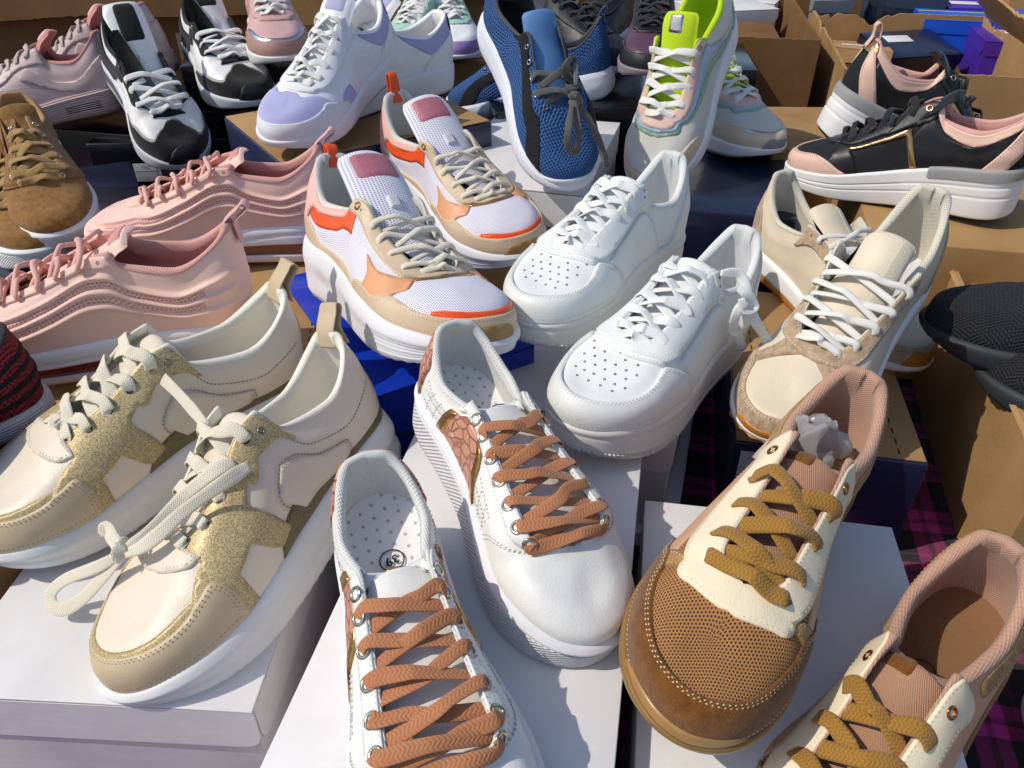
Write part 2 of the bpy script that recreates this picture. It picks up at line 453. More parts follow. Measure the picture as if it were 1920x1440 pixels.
# ------------------------------------------------------------------ shoe builder
class Shoe:
    def __init__(s, name, foot, geo, org, rot, label, group, cat='shoe', lod=1.0):
        s.g = dict(geo); s.last = Last(foot, **s.g); s.L = s.last.L; s.lod = lod
        s.root = empty(name, org, rot); tag(s.root, label, cat, group)
        s.uq = s.last.per * s.L; s.uh = .10
        s.stitch_lines = []
        ph = RNG.uniform(0, 6, 8)
        base = s.g.get('relief')
        def rel(q, h):
            t = np.minimum(np.mod(q, 2), 2 - np.mod(q, 2))
            w = .00035 * (np.sin(q * 23 + ph[0] + 4 * h) + np.sin(q * 37 - 9 * h + ph[1]) * .6 + np.sin(h * 15 + q * 9 + ph[2]))
            w = w + .0007 * np.sin(q * 60 + ph[3]) * np.exp(-((t - .74) / .05) ** 2) * h
            w = w * np.clip((1 - h) * 4 + (t < .68), 0, 1)
            return w + (base(q, h) if base else 0)
        s.last.p['relief'] = rel
    def uvg(s, q, h):
        """metric uv: the walls unfolded outwards from above"""
        q, h = np.broadcast_arrays(np.asarray(q, float), np.asarray(h, float)); P = s.last.S0(q, h)
        return P[..., :2] + s.last.N2(q) * ((s.last.B(q)[..., 2] * s.L - P[..., 2]) * .9)[..., None]
    def inv(s, x, y):
        """plan position (units of L) on the forefoot -> (q, h)"""
        if not hasattr(s, '_ig'):
            tg, hg = np.meshgrid(np.linspace(.56, 1.0, 120), np.linspace(.2, 1.0, 90), indexing='ij'); s._ig = (tg, hg, s.last.S0(tg, hg) / s.L)
        tg, hg, SG = s._ig
        if abs(y) < 1e-6: t_ = np.linspace(.70, 1, 200); return float(t_[np.argmin(np.abs(s.last.B(t_)[:, 0] - x))]), 1.0
        k = np.unravel_index(np.argmin((SG[..., 0] - x) ** 2 + (SG[..., 1] - y) ** 2), tg.shape); return float(tg[k]), float(hg[k])
    def upper(s, mat, nq=150, nh=20, name='upper'):
        nq = int(nq * s.lod ** .5); q = np.linspace(0, 2, nq, endpoint=False)[:, None]; h = np.linspace(0, 1, nh)[None]
        q, h = np.broadcast_arrays(q, h)
        o = gobj(name, s.last.S(q, h), mat, s.root, s.uvg(q, h), True, False)
        bm = bmesh.new(); bm.from_mesh(o.data); bm.verts.ensure_lookup_table()
        t = s.last.tside(q)[0].ravel(); hh = h.ravel()
        sel = [bm.verts[i] for i in np.nonzero((t > .79) & (hh > .80))[0]]; selr = [bm.verts[i] for i in np.nonzero((t > .70) & (hh > .98))[0]]
        for v in sel + selr: v.tag = True
        bmesh.ops.remove_doubles(bm, verts=list(set(sel + selr)), dist=2e-4)
        sv = [v for v in bm.verts if v.is_valid and v.tag and not v.is_boundary]
        for _ in range(4): bmesh.ops.smooth_vert(bm, verts=sv, factor=.5, use_axis_x=True, use_axis_y=True, use_axis_z=True)
        bm.to_mesh(o.data); bm.free(); o.data.polygons.foreach_set('use_smooth', np.ones(len(o.data.polygons), bool))
        return o
    def panel(s, name, pts, mat, thk=.0013, base=0.0, step=.0048, mirror=False, stitch=None, raw=False, label=None):
        thk = thk * 1.25
        pts = [(s.inv(p[1], p[2]) + tuple(p[3:])) if p[0] == 'p' else p for p in pts]
        if mirror: pts = [((2 - p[0],) + tuple(p[1:])) for p in pts][::-1]
        poly = np.asarray(pts, float)[:, :2] if raw else spath(pts, 7)
        sx, sy = s.uq, s.uh * .95
        poly = poly.copy(); tq_ = s.last.tside(poly[:, 0])[0]; poly[(tq_ > .708) & (poly[:, 1] > .962), 1] = 1.0
        X = poly * [sx, sy]
        # resample the boundary
        cl = np.vstack([X, X[:1]]); d = np.linalg.norm(np.diff(cl, axis=0), axis=1); a = np.concatenate([[0], np.cumsum(d)])
        n = max(12, int(a[-1] / (step * .55)))
        corners = []
        tt = np.linspace(0, a[-1], n, endpoint=False)
        ed = np.diff(cl, axis=0); ed = ed / np.maximum(np.linalg.norm(ed, axis=1, keepdims=True), 1e-9)
        for i in range(len(X)):
            if np.dot(ed[i - 1], ed[i]) < .75:
                k = np.argmin(np.abs(tt - a[i])); tt[k] = a[i]
        tt = np.unique(tt)
        Bd = np.stack([np.interp(tt, a, cl[:, 0]), np.interp(tt, a, cl[:, 1])], -1)
        area = .5 * np.sum(Bd[:, 0] * np.roll(Bd[:, 1], -1) - np.roll(Bd[:, 0], -1) * Bd[:, 1])
        if area < 0: Bd = Bd[::-1]
        nb = len(Bd)
        mn, mx = Bd.min(0), Bd.max(0)
        gx, gy = np.meshgrid(np.arange(mn[0] + step / 2, mx[0], step), np.arange(mn[1] + step / 2, mx[1], step))
        gp = np.stack([gx.ravel() + (np.floor((gy.ravel() - mn[1]) / step) % 2) * step * .5, gy.ravel()], -1)
        # inside test + margin
        e0 = Bd; e1 = np.roll(Bd, -1, 0)
        ins = np.zeros(len(gp), bool)
        for p0, p1 in zip(e0, e1):
            c = (p0[1] > gp[:, 1]) != (p1[1] > gp[:, 1])
            with np.errstate(divide='ignore', invalid='ignore'):
                xx = (p1[0] - p0[0]) * (gp[:, 1] - p0[1]) / (p1[1] - p0[1] + 1e-15) + p0[0]
            ins ^= c & (gp[:, 0] < xx)
        gp = gp[ins]
        if len(gp):
            dd = np.min(np.linalg.norm(gp[:, None] - Bd[None], axis=2), axis=1); gp = gp[dd > step * .45]
        allp = np.vstack([Bd, gp]) if len(gp) else Bd
        r = delaunay_2d_cdt([Vector(p) for p in allp], [], [list(range(nb))], 1, 1e-7)
        v2 = np.array([(v.x, v.y) for v in r[0]]); tri = r[2]
        on = [bool([k for k in o if k < nb]) for o in r[3]]
        q, h = v2[:, 0] / sx, v2[:, 1] / sy
        hc = np.clip(h, 0, 1)
        top = s.last.S(q, hc, base + thk)
        # skirt from ordered boundary
        order = {}
        for vi, o in enumerate(r[3]):
            for k in o:
                if k < nb: order[k] = vi
        ring = [order[k] for k in range(nb) if k in order]
        V = top.tolist(); nV = len(V)
        qs, hs = q[ring], hc[ring]
        sk = s.last.S(qs, hs, base - .0006)
        F = [list(f) for f in tri]
        # orient triangles: outward
        F = [f[::-1] for f in F]
        V += sk.tolist()
        m = len(ring)
        for i in range(m):
            j = (i + 1) % m
            if hs[i] > .995 and hs[j] > .995 and s.last.tside(qs[i])[0] > .71: continue
            F.append([ring[i], ring[j], nV + j, nV + i])
        uv = np.vstack([s.uvg(q, hc), s.uvg(qs, hs)])
        me = mesh(name, V, F, uv)
        o = link(name, me, mat, s.root)
        if label: o['label'] = label
        if stitch:
            for ins_ in (stitch if isinstance(stitch, (list, tuple)) else [stitch]):
                tg = np.roll(Bd, -1, 0) - np.roll(Bd, 1, 0); tg /= np.maximum(np.linalg.norm(tg, axis=1, keepdims=True), 1e-9)
                inn = np.stack([-tg[:, 1], tg[:, 0]], -1); ip = Bd + inn * ins_
                keep = np.min(np.linalg.norm(ip[:, None] - Bd[None], axis=2), axis=1) > ins_ * .85
                hh = ip[:, 1] / sy
                keep &= (hh > .05) & ~((hh > .94) & (s.last.tside(ip[:, 0] / sx)[0] > .7))
                run = []
                for i in range(nb + 1):
                    k = i % nb
                    if keep[k]: run.append(ip[k] / [sx, sy])
                    if (not keep[k] or i == nb) and len(run) > 3:
                        s.stitch_lines.append((np.array(run), base + thk)); run = []
                    elif not keep[k]: run = []
        return o
    def both(s, name, pts, mat, **k):
        a = s.panel(name, pts, mat, **k); b = s.panel(name, pts, mat, mirror=True, **k); return a, b
    def toe(s, name, half, mat, bottom=.0, **k):
        """half: top-edge points from the rear to q=1"""
        h = [tuple(p) for p in half]
        right = [((2 - p[0],) + tuple(p[1:])) for p in h[::-1]]
        if abs(h[-1][0] - 1) < 1e-6: right = right[1:]
        a0 = h[0][0]
        pts = [(h[0][0], h[0][1], 1)] + h[1:] + right[:-1] + [(right[-1][0], right[-1][1], 1), (2 - a0, bottom, 1), (1.2, bottom), (1.0, bottom), (.8, bottom), (a0, bottom, 1)]
        return s.panel(name, pts, mat, **k)
    def heel(s, name, half, mat, bottom=.0, **k):
        """half: top-edge points from q=0 outwards"""
        h = [tuple(p) for p in half]
        left = [((-p[0],) + tuple(p[1:])) for p in h[::-1]]
        if abs(h[0][0]) < 1e-6: left = left[:-1]
        e = h[-1][0]
        pts = [(-e, left[0][1], 1)] + left[1:] + h[:-1] + [(e, h[-1][1], 1), (e, bottom, 1), (0, bottom), (-e, bottom, 1)]
        return s.panel(name, pts[::-1], mat, **k)
    def line(s, pts, off=.0012): s.stitch_lines.append((catmull(pts, 8), off))
    def bline(s, pts, off=.0012):
        s.line(pts, off); s.line([(2 - p[0], p[1]) for p in pts], off)
    def stitches(s, mat, pitch=.0034, ln=.0023, w=.0008):
        V, F = [], []
        for L2, off in s.stitch_lines:
            P = s.last.S(L2[:, 0], np.clip(L2[:, 1], 0, 1), off); N = s.last.nrm(L2[:, 0], np.clip(L2[:, 1], .01, .99))
            a = np.concatenate([[0], np.cumsum(np.linalg.norm(np.diff(P, axis=0), axis=1))])
            c = np.arange(pitch / 2, a[-1], pitch)
            if len(c) < 2: continue
            f = lambda A, x: np.stack([np.interp(x, a, A[:, j]) for j in range(3)], -1)
            p0 = f(P, c - ln / 2); p1 = f(P, c + ln / 2); nn = f(N, c)
            sd = np.cross(nn, p1 - p0); sd /= np.maximum(np.linalg.norm(sd, axis=1, keepdims=True), 1e-9)
            for k in range(len(c)):
                b = len(V); A, B, n_, d = p0[k], p1[k], nn[k], sd[k] * w / 2
                u = n_ * .0005
                m_ = (A + B) / 2
                V += [A - d - u, A + d - u, m_ + d * 1.1, m_ - d * 1.1, B - d - u, B + d - u, m_ + u * 1.2]
                F += [[b, b+1, b+2, b+6], [b, b+6, b+3], [b+6, b+2, b+5, b+4], [b+6, b+4, b+3]]
        if not V: return
        o = link('stitching', mesh('stitching', V, F), mat, s.root); o['kind'] = 'stuff'
        return o
    def lining(s, mat, pad=.0065, padthin=.0025, tmax=.70, split=.40, name='lining', roll=1.0):
        n = int(110 * s.lod ** .5)
        q = np.linspace(-tmax, tmax, n); t = np.abs(q)
        th = pch([0, split - .06, split + .06, 1], [pad, pad, padthin, padthin], t)
        th = th * (1 + .08 * np.sin(q * 31) * (t < split))
        rows = []; qq = np.mod(q, 2)
        N = s.last.nrm(qq, .97)
        Btop = s.last.S(qq, .985)
        # lip: starts outside just under the edge, rolls over, goes down inside
        up = np.stack([np.zeros(n), np.zeros(n), np.ones(n)], -1)
        upd = s.last.S0(qq, .99) - s.last.S0(qq, .93); upd /= np.maximum(np.linalg.norm(upd, axis=1, keepdims=True), 1e-9)
        rows.append(s.last.S(qq, .965, .0004))
        for a in np.linspace(0, np.pi, 9):
            rows.append(Btop + N * (.0010 + (th / 2) * (np.cos(a) - 1))[:, None] * 1.0 + upd * (th / 2 * np.sin(a) * 1.15)[:, None] * roll)
        for hh in (.93, .86, .78, .68, .55, .42, .3, .18, .08, 0.0):
            k = pch([0, .7, 1], [.7, .85, 1.0], hh)
            rows.append(s.last.S(qq, hh, -(th * k + .0006)))
        P = np.stack(rows, 1)
        arc = np.concatenate([np.zeros((n, 1)), np.cumsum(np.linalg.norm(np.diff(P, axis=1), axis=2), axis=1)], 1)
        uv = np.stack([np.broadcast_to((q * s.uq)[:, None], arc.shape), arc], -1)
        return gobj(name, P, mat, s.root, uv)
    def insole(s, mat, mark=None, markmat=None, inset=.90, lift=.006):
        q = np.linspace(0, 2, 90, endpoint=False); a = s.last.A2(q)
        rows = []
        cen = np.stack([np.clip(a[:, 0], .12, .88), np.interp(a[:, 0], [0, .5, 1], [0, 0, 0])], -1)
        for f in (0, .3, .6, .85, 1):
            xy = cen + (a * [1, 1] - cen) * f * inset
            z = s.last.zs(xy[:, 0]) + .02 * f ** 3 + lift / s.L
            rows.append(np.concatenate([xy, z[:, None]], -1) * s.L)
        P = np.stack(rows, 1)
        o = gobj('insole', P, mat, s.root, P[..., :2], True, True)
        if mark:
            x, y, size, txt = mark
            z = (s.last.zs(x) + .002) * s.L + lift + .0012
            sl_ = math.atan((s.last.zs(x + .05) - s.last.zs(x - .05)) / .1)
            t = text_obj('size_mark', txt, size * 1.1, markmat, o, .0002)
            t.location = (x * s.L, y * s.L, z); t.rotation_euler = Euler((0, -sl_, -math.pi / 2 + R(12)), 'XYZ')
            r_ = bpy.data.objects.new('size_ring', torus_mesh(size * .95, size * .06, markmat, 28)); COL.objects.link(r_); r_.parent = o
            r_.location = t.location; r_.rotation_euler = (0, -sl_, 0); r_.scale = (1, 1, .15)
        return o
    def tongue(s, mat, ext=.10, lift=.02, wtop=.082, thick=.020, tilt=.62, side=0.0, drop=.026, curl=0.0, name='tongue', arch=.024):
        p = s.last.p; L = s.L
        c = catmull([(p['tbx'] + .05, 0, p['tbz'] - .030), (p['tbx'] - .03, 0, p['tbz'] - drop - .004), (p['midx'], side * .3, .5 * (p['tez'] + p['tbz']) - drop),
                     (p['tex'] + .03, side * .7, p['tez'] - drop - .012), (p['tex'] - ext * .45, side, p['tez'] + ext * .45 * tilt + lift * .6), (p['tex'] - ext - curl * .05, side * 1.1, p['tez'] + ext * tilt + lift)], 8)
        n = len(c); a = np.linspace(0, 1, n)
        w = pch([0, .3, .7, .93, 1], [.045, p['gap'] + .028, wtop, wtop * .96, wtop * .80], a)
        tg = np.gradient(c, axis=0); tg /= np.linalg.norm(tg, axis=1, keepdims=True)
        yv = np.array([0, 1.0, 0]); nn = np.cross(tg, yv[None]); nn = nn * np.sign(nn[:, 2:3] + 1e-9)
        b = np.linspace(-1, 1, 15)
        ring = []
        th = pch([0, .25, .6, .96, 1], [thick * .4, thick * .6, thick, thick * .9, thick * .3], a)
        arc_ = arch * pch([0, .5, 1], [.6, 1, .85], a)
        for sgn, bb in ((1, b), (-1, b[::-1])):
            for k in bb:
                e = (1 - abs(k) ** 4)
                ring.append(c + yv[None] * (w * k)[:, None] - nn * (arc_ * k * k)[:, None] + nn * (sgn * th / 2 * e ** .5)[:, None])
        P = np.stack(ring, 1) * L                       # n x 30 x 3, closed in second axis
        P = np.concatenate([P, P[:, :1]], 1)
        arc = np.concatenate([[0], np.cumsum(np.linalg.norm(np.diff(c * L, axis=0), axis=1))])
        v = np.concatenate([b, b[::-1], b[:1]]) * .075 * L
        uv = np.stack(np.broadcast_arrays(arc[:, None], v[None]), -1)
        o = gobj(name, P, mat, s.root, uv, flip=False)
        bm = bmesh.new(); bm.from_mesh(o.data); bmesh.ops.holes_fill(bm, edges=[e for e in bm.edges if e.is_boundary]); bmesh.ops.recalc_face_normals(bm, faces=bm.faces); bm.to_mesh(o.data); bm.free()
        o.data.polygons.foreach_set('use_smooth', np.ones(len(o.data.polygons), bool))
        s.tongue_c = (c, w, nn, th, arc_)
        return o
    def tongue_patch(s, name, a0, a1, b0, b1, mat, off=.0015, parent=None):
        c, w, nn, th, arc_ = s.tongue_c; n = len(c); A = np.linspace(a0, a1, 14) * (n - 1); b = np.linspace(b0, b1, 11)
        f = lambda X: np.stack([np.interp(A, np.arange(n), X[:, j]) for j in range(X.shape[1])], -1)
        C, W, NN, TH, AR = f(c), f(w[:, None])[:, 0], f(nn), f(th[:, None])[:, 0], f(arc_[:, None])[:, 0]
        rows = []
        for k in b:
            e = max(0, 1 - abs(k) ** 4)
            edge = 1.0 if b0 < k < b1 else 0.0
            rows.append((C + np.array([0, 1., 0])[None] * (W * k)[:, None] - NN * (AR * k * k)[:, None] + NN * (TH / 2 * e ** .5)[:, None]) * s.L + NN * (off * (1 if edge else -.2)))
        P = np.stack(rows, 1)
        P[0] = P[0] - NN[:1] * off * 1.2; P[-1] = P[-1] - NN[-1:] * off * 1.2
        uv = np.stack(np.broadcast_arrays((A / n * .12)[:, None], (b * .04)[None]), -1)
        return gobj(name, P, mat, parent or s.root, uv, flip=True)
    def eyes(s, n, t0=.455, t1=.69, h=.90): return [(t0 + (t1 - t0) * i / (n - 1), h) for i in range(n)]
    def eyelets(s, E, mat, r=.0034, t=.0011, off=.0018, sides=(1, -1), name='eyelet'):
        me = torus_mesh(r, t, mat)
        for sd in sides:
            for tq, h in E:
                q = tq if sd > 0 else 2 - tq
                p = s.last.S(q, h, off); nn = s.last.nrm(q, h)
                o = bpy.data.objects.new(name, me); COL.objects.link(o); o.parent = s.root
                o.location = p; o.rotation_euler = Vector(nn).to_track_quat('Z', 'Y').to_euler()
    def lace(s, E, mat, width=.0075, thick=.0018, bar=True, rise=.0045, first=0, last=None, over=.0026, extra=(), under=True, name='lace', rope=False, straight=False, frac=.62):
        """E ordered from ankle (0) to toe (n-1)"""
        n = len(E); last = n if last is None else last
        paths = []
        cache = {}
        def pt(sd, i, h=None, off=0.0):
            kk = (sd, i, h, off)
            if kk not in cache: cache[kk] = pt_(sd, i, h, off)
            return cache[kk]
        def pt_(sd, i, h=None, off=0.0):
            i0 = min(int(i), n - 1); i1 = min(i0 + 1, n - 1); t = E[i0][0] + (E[i1][0] - E[i0][0]) * (i - i0); hh = E[i0][1]; q = t if sd > 0 else 2 - t
            return s.last.S(q, hh if h is None else h, off), s.last.nrm(q, min(hh if h is None else h, .97))
        def seg(sd, i, j, lift, under_end=True):
            p0, n0 = pt(sd, i, None, -.0025); p1, n1 = pt(sd, i, None, over); p2, n2 = pt(sd, i, 1.0, over + .0008)
            if under_end:
                p4, n4 = pt(-sd, j, 1.0, -.0015); p5, n5 = pt(-sd, j, .92, -.006); tail = [p4, p5]; tn = [n4, n5]
            else:
                p4, n4 = pt(-sd, j, 1.0, over + .0008); p5, n5 = pt(-sd, j, None, over); p6, n6 = pt(-sd, j, None, -.0025); tail = [p4, p5, p6]; tn = [n4, n5, n6]
            up = np.array([.25, 0, 1.0]); up /= np.linalg.norm(up)
            mid = (p2 + tail[0]) / 2 + up * lift; m1 = p2 * .7 + tail[0] * .3 + up * lift * .8
            P = [p0, p1, p2, m1, mid] + tail
            jit = RNG.normal(0, .0007, (len(P), 3)); jit[0] = 0; jit[-1] = 0
            U = [n0, n1, n2, up * .7 + n2 * .3, up] + tn
            P = catmull(np.array(P) + jit, 6); U = catmull(U, 6)
            paths.append((P, U))
        if bar: seg(1, n - 1, n - 1, rise * .8, False)
        for i in range(first, last - 1):
            if straight: seg(1 if i % 2 else -1, i, i, rise * .8, False); continue
            a = 1 if i % 2 else -1
            seg(a, i, i + frac, rise * .55, under)
            seg(-a, i, i + frac, rise * 1.25, under)
        for pts, ups in extra:
            paths.append((catmull(np.array(pts, float) * s.L, 8), catmull(np.array(ups, float), 8)))
        V, F, UV = ribbon(paths, width, thick, pw=2.0 if rope else 3.6)
        return link(name, mesh(name, V, F, UV), mat, s.root)
    def band(s, name, f0, f1, mat, prof, detail=None, nq=200, nf=9, cap=(True, True), q0=0.0, q1=2.0, topz=0.0):
        nq = int(nq * max(.6, s.lod)); closed = abs(q1 - q0 - 2) < 1e-6
        q = np.linspace(q0, q1, nq, endpoint=not closed); f = np.linspace(f0, f1, nf)
        Q, Fq = np.meshgrid(q, f, indexing='ij')
        t = np.minimum(np.mod(Q, 2), 2 - np.mod(Q, 2))
        off = prof(Fq) + (detail(Q * s.uq, Fq, t) if detail else 0)
        P = s.last.So(np.mod(Q, 2), Fq, off)
        if topz: P[..., 2] += topz * ((Fq - f0) / (f1 - f0))
        uv = np.stack([Q * s.uq, Fq * .04], -1)
        a = s.last.A2(np.mod(q, 2))
        def capr(row, f_):
            c = row.copy(); inner = np.stack([np.clip(a[:, 0], .13, .86), 0 * a[:, 0]], -1) * s.L
            c[:, :2] = row[:, :2] + (inner - row[:, :2]) * f_; return c
        cols = [P]; us = [uv]
        if cap[0]:
            cols = [np.stack([capr(P[:, 0], .97), capr(P[:, 0], .4), capr(P[:, 0], .06)], 1)] + cols; us = [np.repeat(uv[:, :1], 3, 1)] + us
        if cap[1]:
            cols.append(np.stack([capr(P[:, -1], .05), capr(P[:, -1], .25)], 1)); us.append(np.repeat(uv[:, -1:], 2, 1))
        P = np.concatenate(cols, 1); uv = np.concatenate(us, 1)
        return gobj(name, P, mat, s.root, uv, closed)
    def pull_tab(s, mat, height=.022, width=.012, lean=.006, name='pull_tab', thick=.0016, q=0.0):
        p = s.last.S(q, .80, .001); top = s.last.B(q) * s.L
        x0 = top[0]
        pts = [(p[0] - .0012, 0, p[2]), (x0 - .004, 0, top[2] + .002), (x0 - lean - .004, 0, top[2] + height * .75), (x0 - lean, 0, top[2] + height), (x0 - lean + .005, 0, top[2] + height * .72), (x0 + .006, 0, top[2] + .002), (x0 + .010, 0, top[2] - .012)]
        P = catmull(pts, 7); tg = np.gradient(P, axis=0); U = np.cross(np.array([0, 1., 0])[None], tg)
        V, F, UV = ribbon([(P, U)], width, thick, taper=False, twist=0, pw=4)
        return link(name, mesh(name, V, F, UV), mat, s.root)
# ------------------------------------------------------------------ shoe styles
def gauss(x, m, w): return np.exp(-((x - m) / w) ** 2)
def prof(keys):
    return lambda f: pch([a for a, _ in keys], [b for _, b in keys], f)
RUN = prof([(-.1, -.003), (0, -.002), (.12, .0015), (.5, .0035), (.85, .0042), (.97, .0040), (1.06, .0026), (1.12, .0005)])
CUP = prof([(-.1, 0), (0, .0018), (.1, .0030), (.6, .0036), (.93, .0038), (1.03, .0030), (1.1, .0006)])
WHITE = 'F2F2F0'
def tread(pitch, depth, fmax, duty=.45):
    return lambda s, f, t: -depth * (np.mod(s / pitch, 1) < duty) * (f < fmax)

def style_cream(s):
    cr = M('leather', 'E8DAC6'); bt = M('leather', 'CDB896', .48); gl = M('glitter', 'C2AE80'); ol = M('glitter', '7A6E4C', gs=2200)
    wh = M('rubber', 'E6E6E5'); lc = M('lace', 'F0E6D0', con=.32); ln = M('leather', 'EFEADB', .6, bs=.2)
    s.upper(cr)
    s.panel('rand', [(.06, 0.0, 1), (.06, .12), (.20, .17), (.40, .22), (.52, .20), (.565, .0, 1)][::-1], ol, thk=.0008)
    s.panel('rand', [(.06, 0.0, 1), (.06, .12), (.20, .17), (.40, .22), (.52, .20), (.565, .0, 1)][::-1], ol, thk=.0008, mirror=True)
    web = [(.415, .992, 1), (.55, .992), (.69, .985, 1), (.715, .78), (.705, .62, 1), (.745, .54), (.775, .40, 1), (.735, .02, 1), (.655, .02, 1), (.662, .34, 1), (.605, .42, 1), (.565, .19, 1), (.545, .12, 1), (.50, .15, 1), (.525, .36), (.555, .60), (.53, .70, 1), (.505, .62), (.475, .70, 1), (.36, .66, 1), (.335, .74), (.37, .84)]
    s.both('glitter_overlay', web, gl, thk=.0009)
    s.both('quarter_panel', [(.25, .36, 1), (.44, .50, 1), (.485, .34), (.44, .12, 1), (.27, .16)], cr, thk=.0007, base=.0006, stitch=-.0022)
    s.toe('toe_trim', [(.735, .30), (.77, .46), (.84, .475), (.92, .485), (1, .50)], M('glitter', 'BCA87A', gs=1900), thk=.0007)
    s.toe('toe_cap', [(.685, .05), (.69, .30), (.715, .44), (.75, .42), (.81, .375), (.90, .40), (1, .43)], bt, thk=.0016, stitch=[.003, .0055])
    s.both('vamp_overlay', [(.712, .995, 1), ('p', .792, 0, 1), ('p', .788, .035), ('p', .775, .075), ('p', .752, .105), ('p', .725, .115, 1), (.70, .72, 1), (.71, .86)], cr, thk=.0016, stitch=.0028)
    s.heel('heel_panel', [(0, .62), (.03, .60), (.055, .40), (.075, .0)], gl, thk=.0009)
    s.bline([(.10, .50), (.20, .52), (.32, .60), (.36, .66)], .0006)
    s.lining(ln, pad=.0075); s.insole(M('weave', 'E9E7EA', p=.003)); s.tongue(cr, ext=.02, lift=-.05, thick=.018, wtop=.072)
    E = s.eyes(5, .47, .70, .88)
    s.eyelets(E, M('metal', '4A4640', .4), r=.0024, t=.0006, off=.0012)
    s.eyelets([(.425, .82)], M('metal', '9A9484', .3), r=.0022, t=.0009, off=.0012)
    s.lace(E, lc, width=.0100, thick=.0015, rise=.005, extra=s.g.get('extra', ()))
    s.pull_tab(bt, .020, .020, lean=.010)
    s.band('midsole', .10, 1.10, wh, lambda f: RUN(f) + .002 * gauss(f, .75, .15), lambda a, f, t: -.0016 * gauss(f, .46 + .1 * np.sin(a * 22), .05) + .0022 * (t < .2) * gauss(f, .3, .2) - .0012 * gauss(f, .2, .05), nf=16)
    s.band('outsole', 0, .10, M('rubber', 'DEDEDE'), RUN, tread(.011, .0022, .08), nf=4)
    s.stitches(M('plain', '8C8068'))

def style_copper(s):
    wh = M('leather', 'EAE9E4', .46); cp = M('croc', 'CA9078'); gd = M('foil', 'C79A5E'); lc = M('lace', 'BC7C54', p=.0036, con=.32)
    s.upper(wh)
    s.both('side_panel', [(.275, .03, 1), (.305, .76, 1), (.395, .78), (.475, .74, 1), (.495, .03, 1)], cp, thk=.0009)
    s.both('gold_strip', [(.252, .03, 1), (.282, .76, 1), (.310, .765, 1), (.282, .03, 1)], gd, thk=.0014, stitch=None)
    s.both('gold_strip', [(.490, .03, 1), (.470, .74, 1), (.494, .72, 1), (.517, .03, 1)], gd, thk=.0014)
    s.heel('heel_counter', [(0, .985), (.06, .985), (.14, .97), (.165, .80), (.155, .5), (.13, .0)], cp, thk=.0014, stitch=.003)
    for k in (.19, .225, .255): s.bline([(k, .05), (k + .012, .4), (k + .03, .70)], .0004)
    for k in (.52, .555, .59): s.bline([(k, .03), (k - .008, .25), (k - .02, .5)], .0004)
    for k in (.22, .42, .6): s.bline([(.175, k), (.22, k), (.27, k)], .0004); s.bline([(.51, k * .85), (.56, k * .8), (.60, k * .75)], .0004)
    s.both('eyestay', [(.40, .985, 1), (.55, .992), (.70, .99, 1), (.728, .90), (.722, .74, 1), (.66, .68), (.56, .74), (.47, .78), (.42, .83), (.36, .84), (.30, .86, 1), (.31, .97, 1)], wh, thk=.0017, stitch=[.003])
    s.toe('vamp_seam', [(.615, .03), (.63, .3), (.66, .52), (.70, .66), (.735, .72), (.76, .80), (.765, .92), (.77, .999)], wh, thk=.0006, stitch=None) if False else None
    s.bline([(.60, .03), (.63, .3), (.67, .5), (.71, .62)], .0004); s.bline([(.612, .03), (.642, .3), (.682, .5), (.715, .6)], .0004)
    s.lining(M('weave', 'ECEBE4', p=.0024), pad=.0060); s.insole(M('mesh', 'EDEBEC', p=.010, r=.045, hole='A8A6AC'), mark=(.22, .0, .0085, '39'), markmat=M('plain', '16161A'))
    s.tongue(wh, ext=.0, lift=-.055, thick=.014, wtop=.075)
    s.tongue_patch('tongue_patch', .80, .93, -.30, .30, gd, off=.0009)
    E = s.eyes(7, .44, .672, .885)
    s.eyelets(E, M('metal', 'B8B0A0', .22), r=.0040, t=.0012, off=.0022)
    s.lace(E, lc, width=.0088, thick=.0014, first=1, rise=.005, extra=s.g.get('extra', ()))
    rb = M('rubber', 'E6E5E7')
    s.band('midsole', .0, .76, M('rubber', 'E4E3E6', dots=.0042), CUP, nf=8)
    s.band('foxing', .76, 1.10, rb, lambda f: CUP(f) + .0012 * gauss(f, .92, .08) - .0014 * gauss(f, .79, .03), nf=12, cap=(False, True))
    s.stitches(M('plain', 'B9B7B0'))

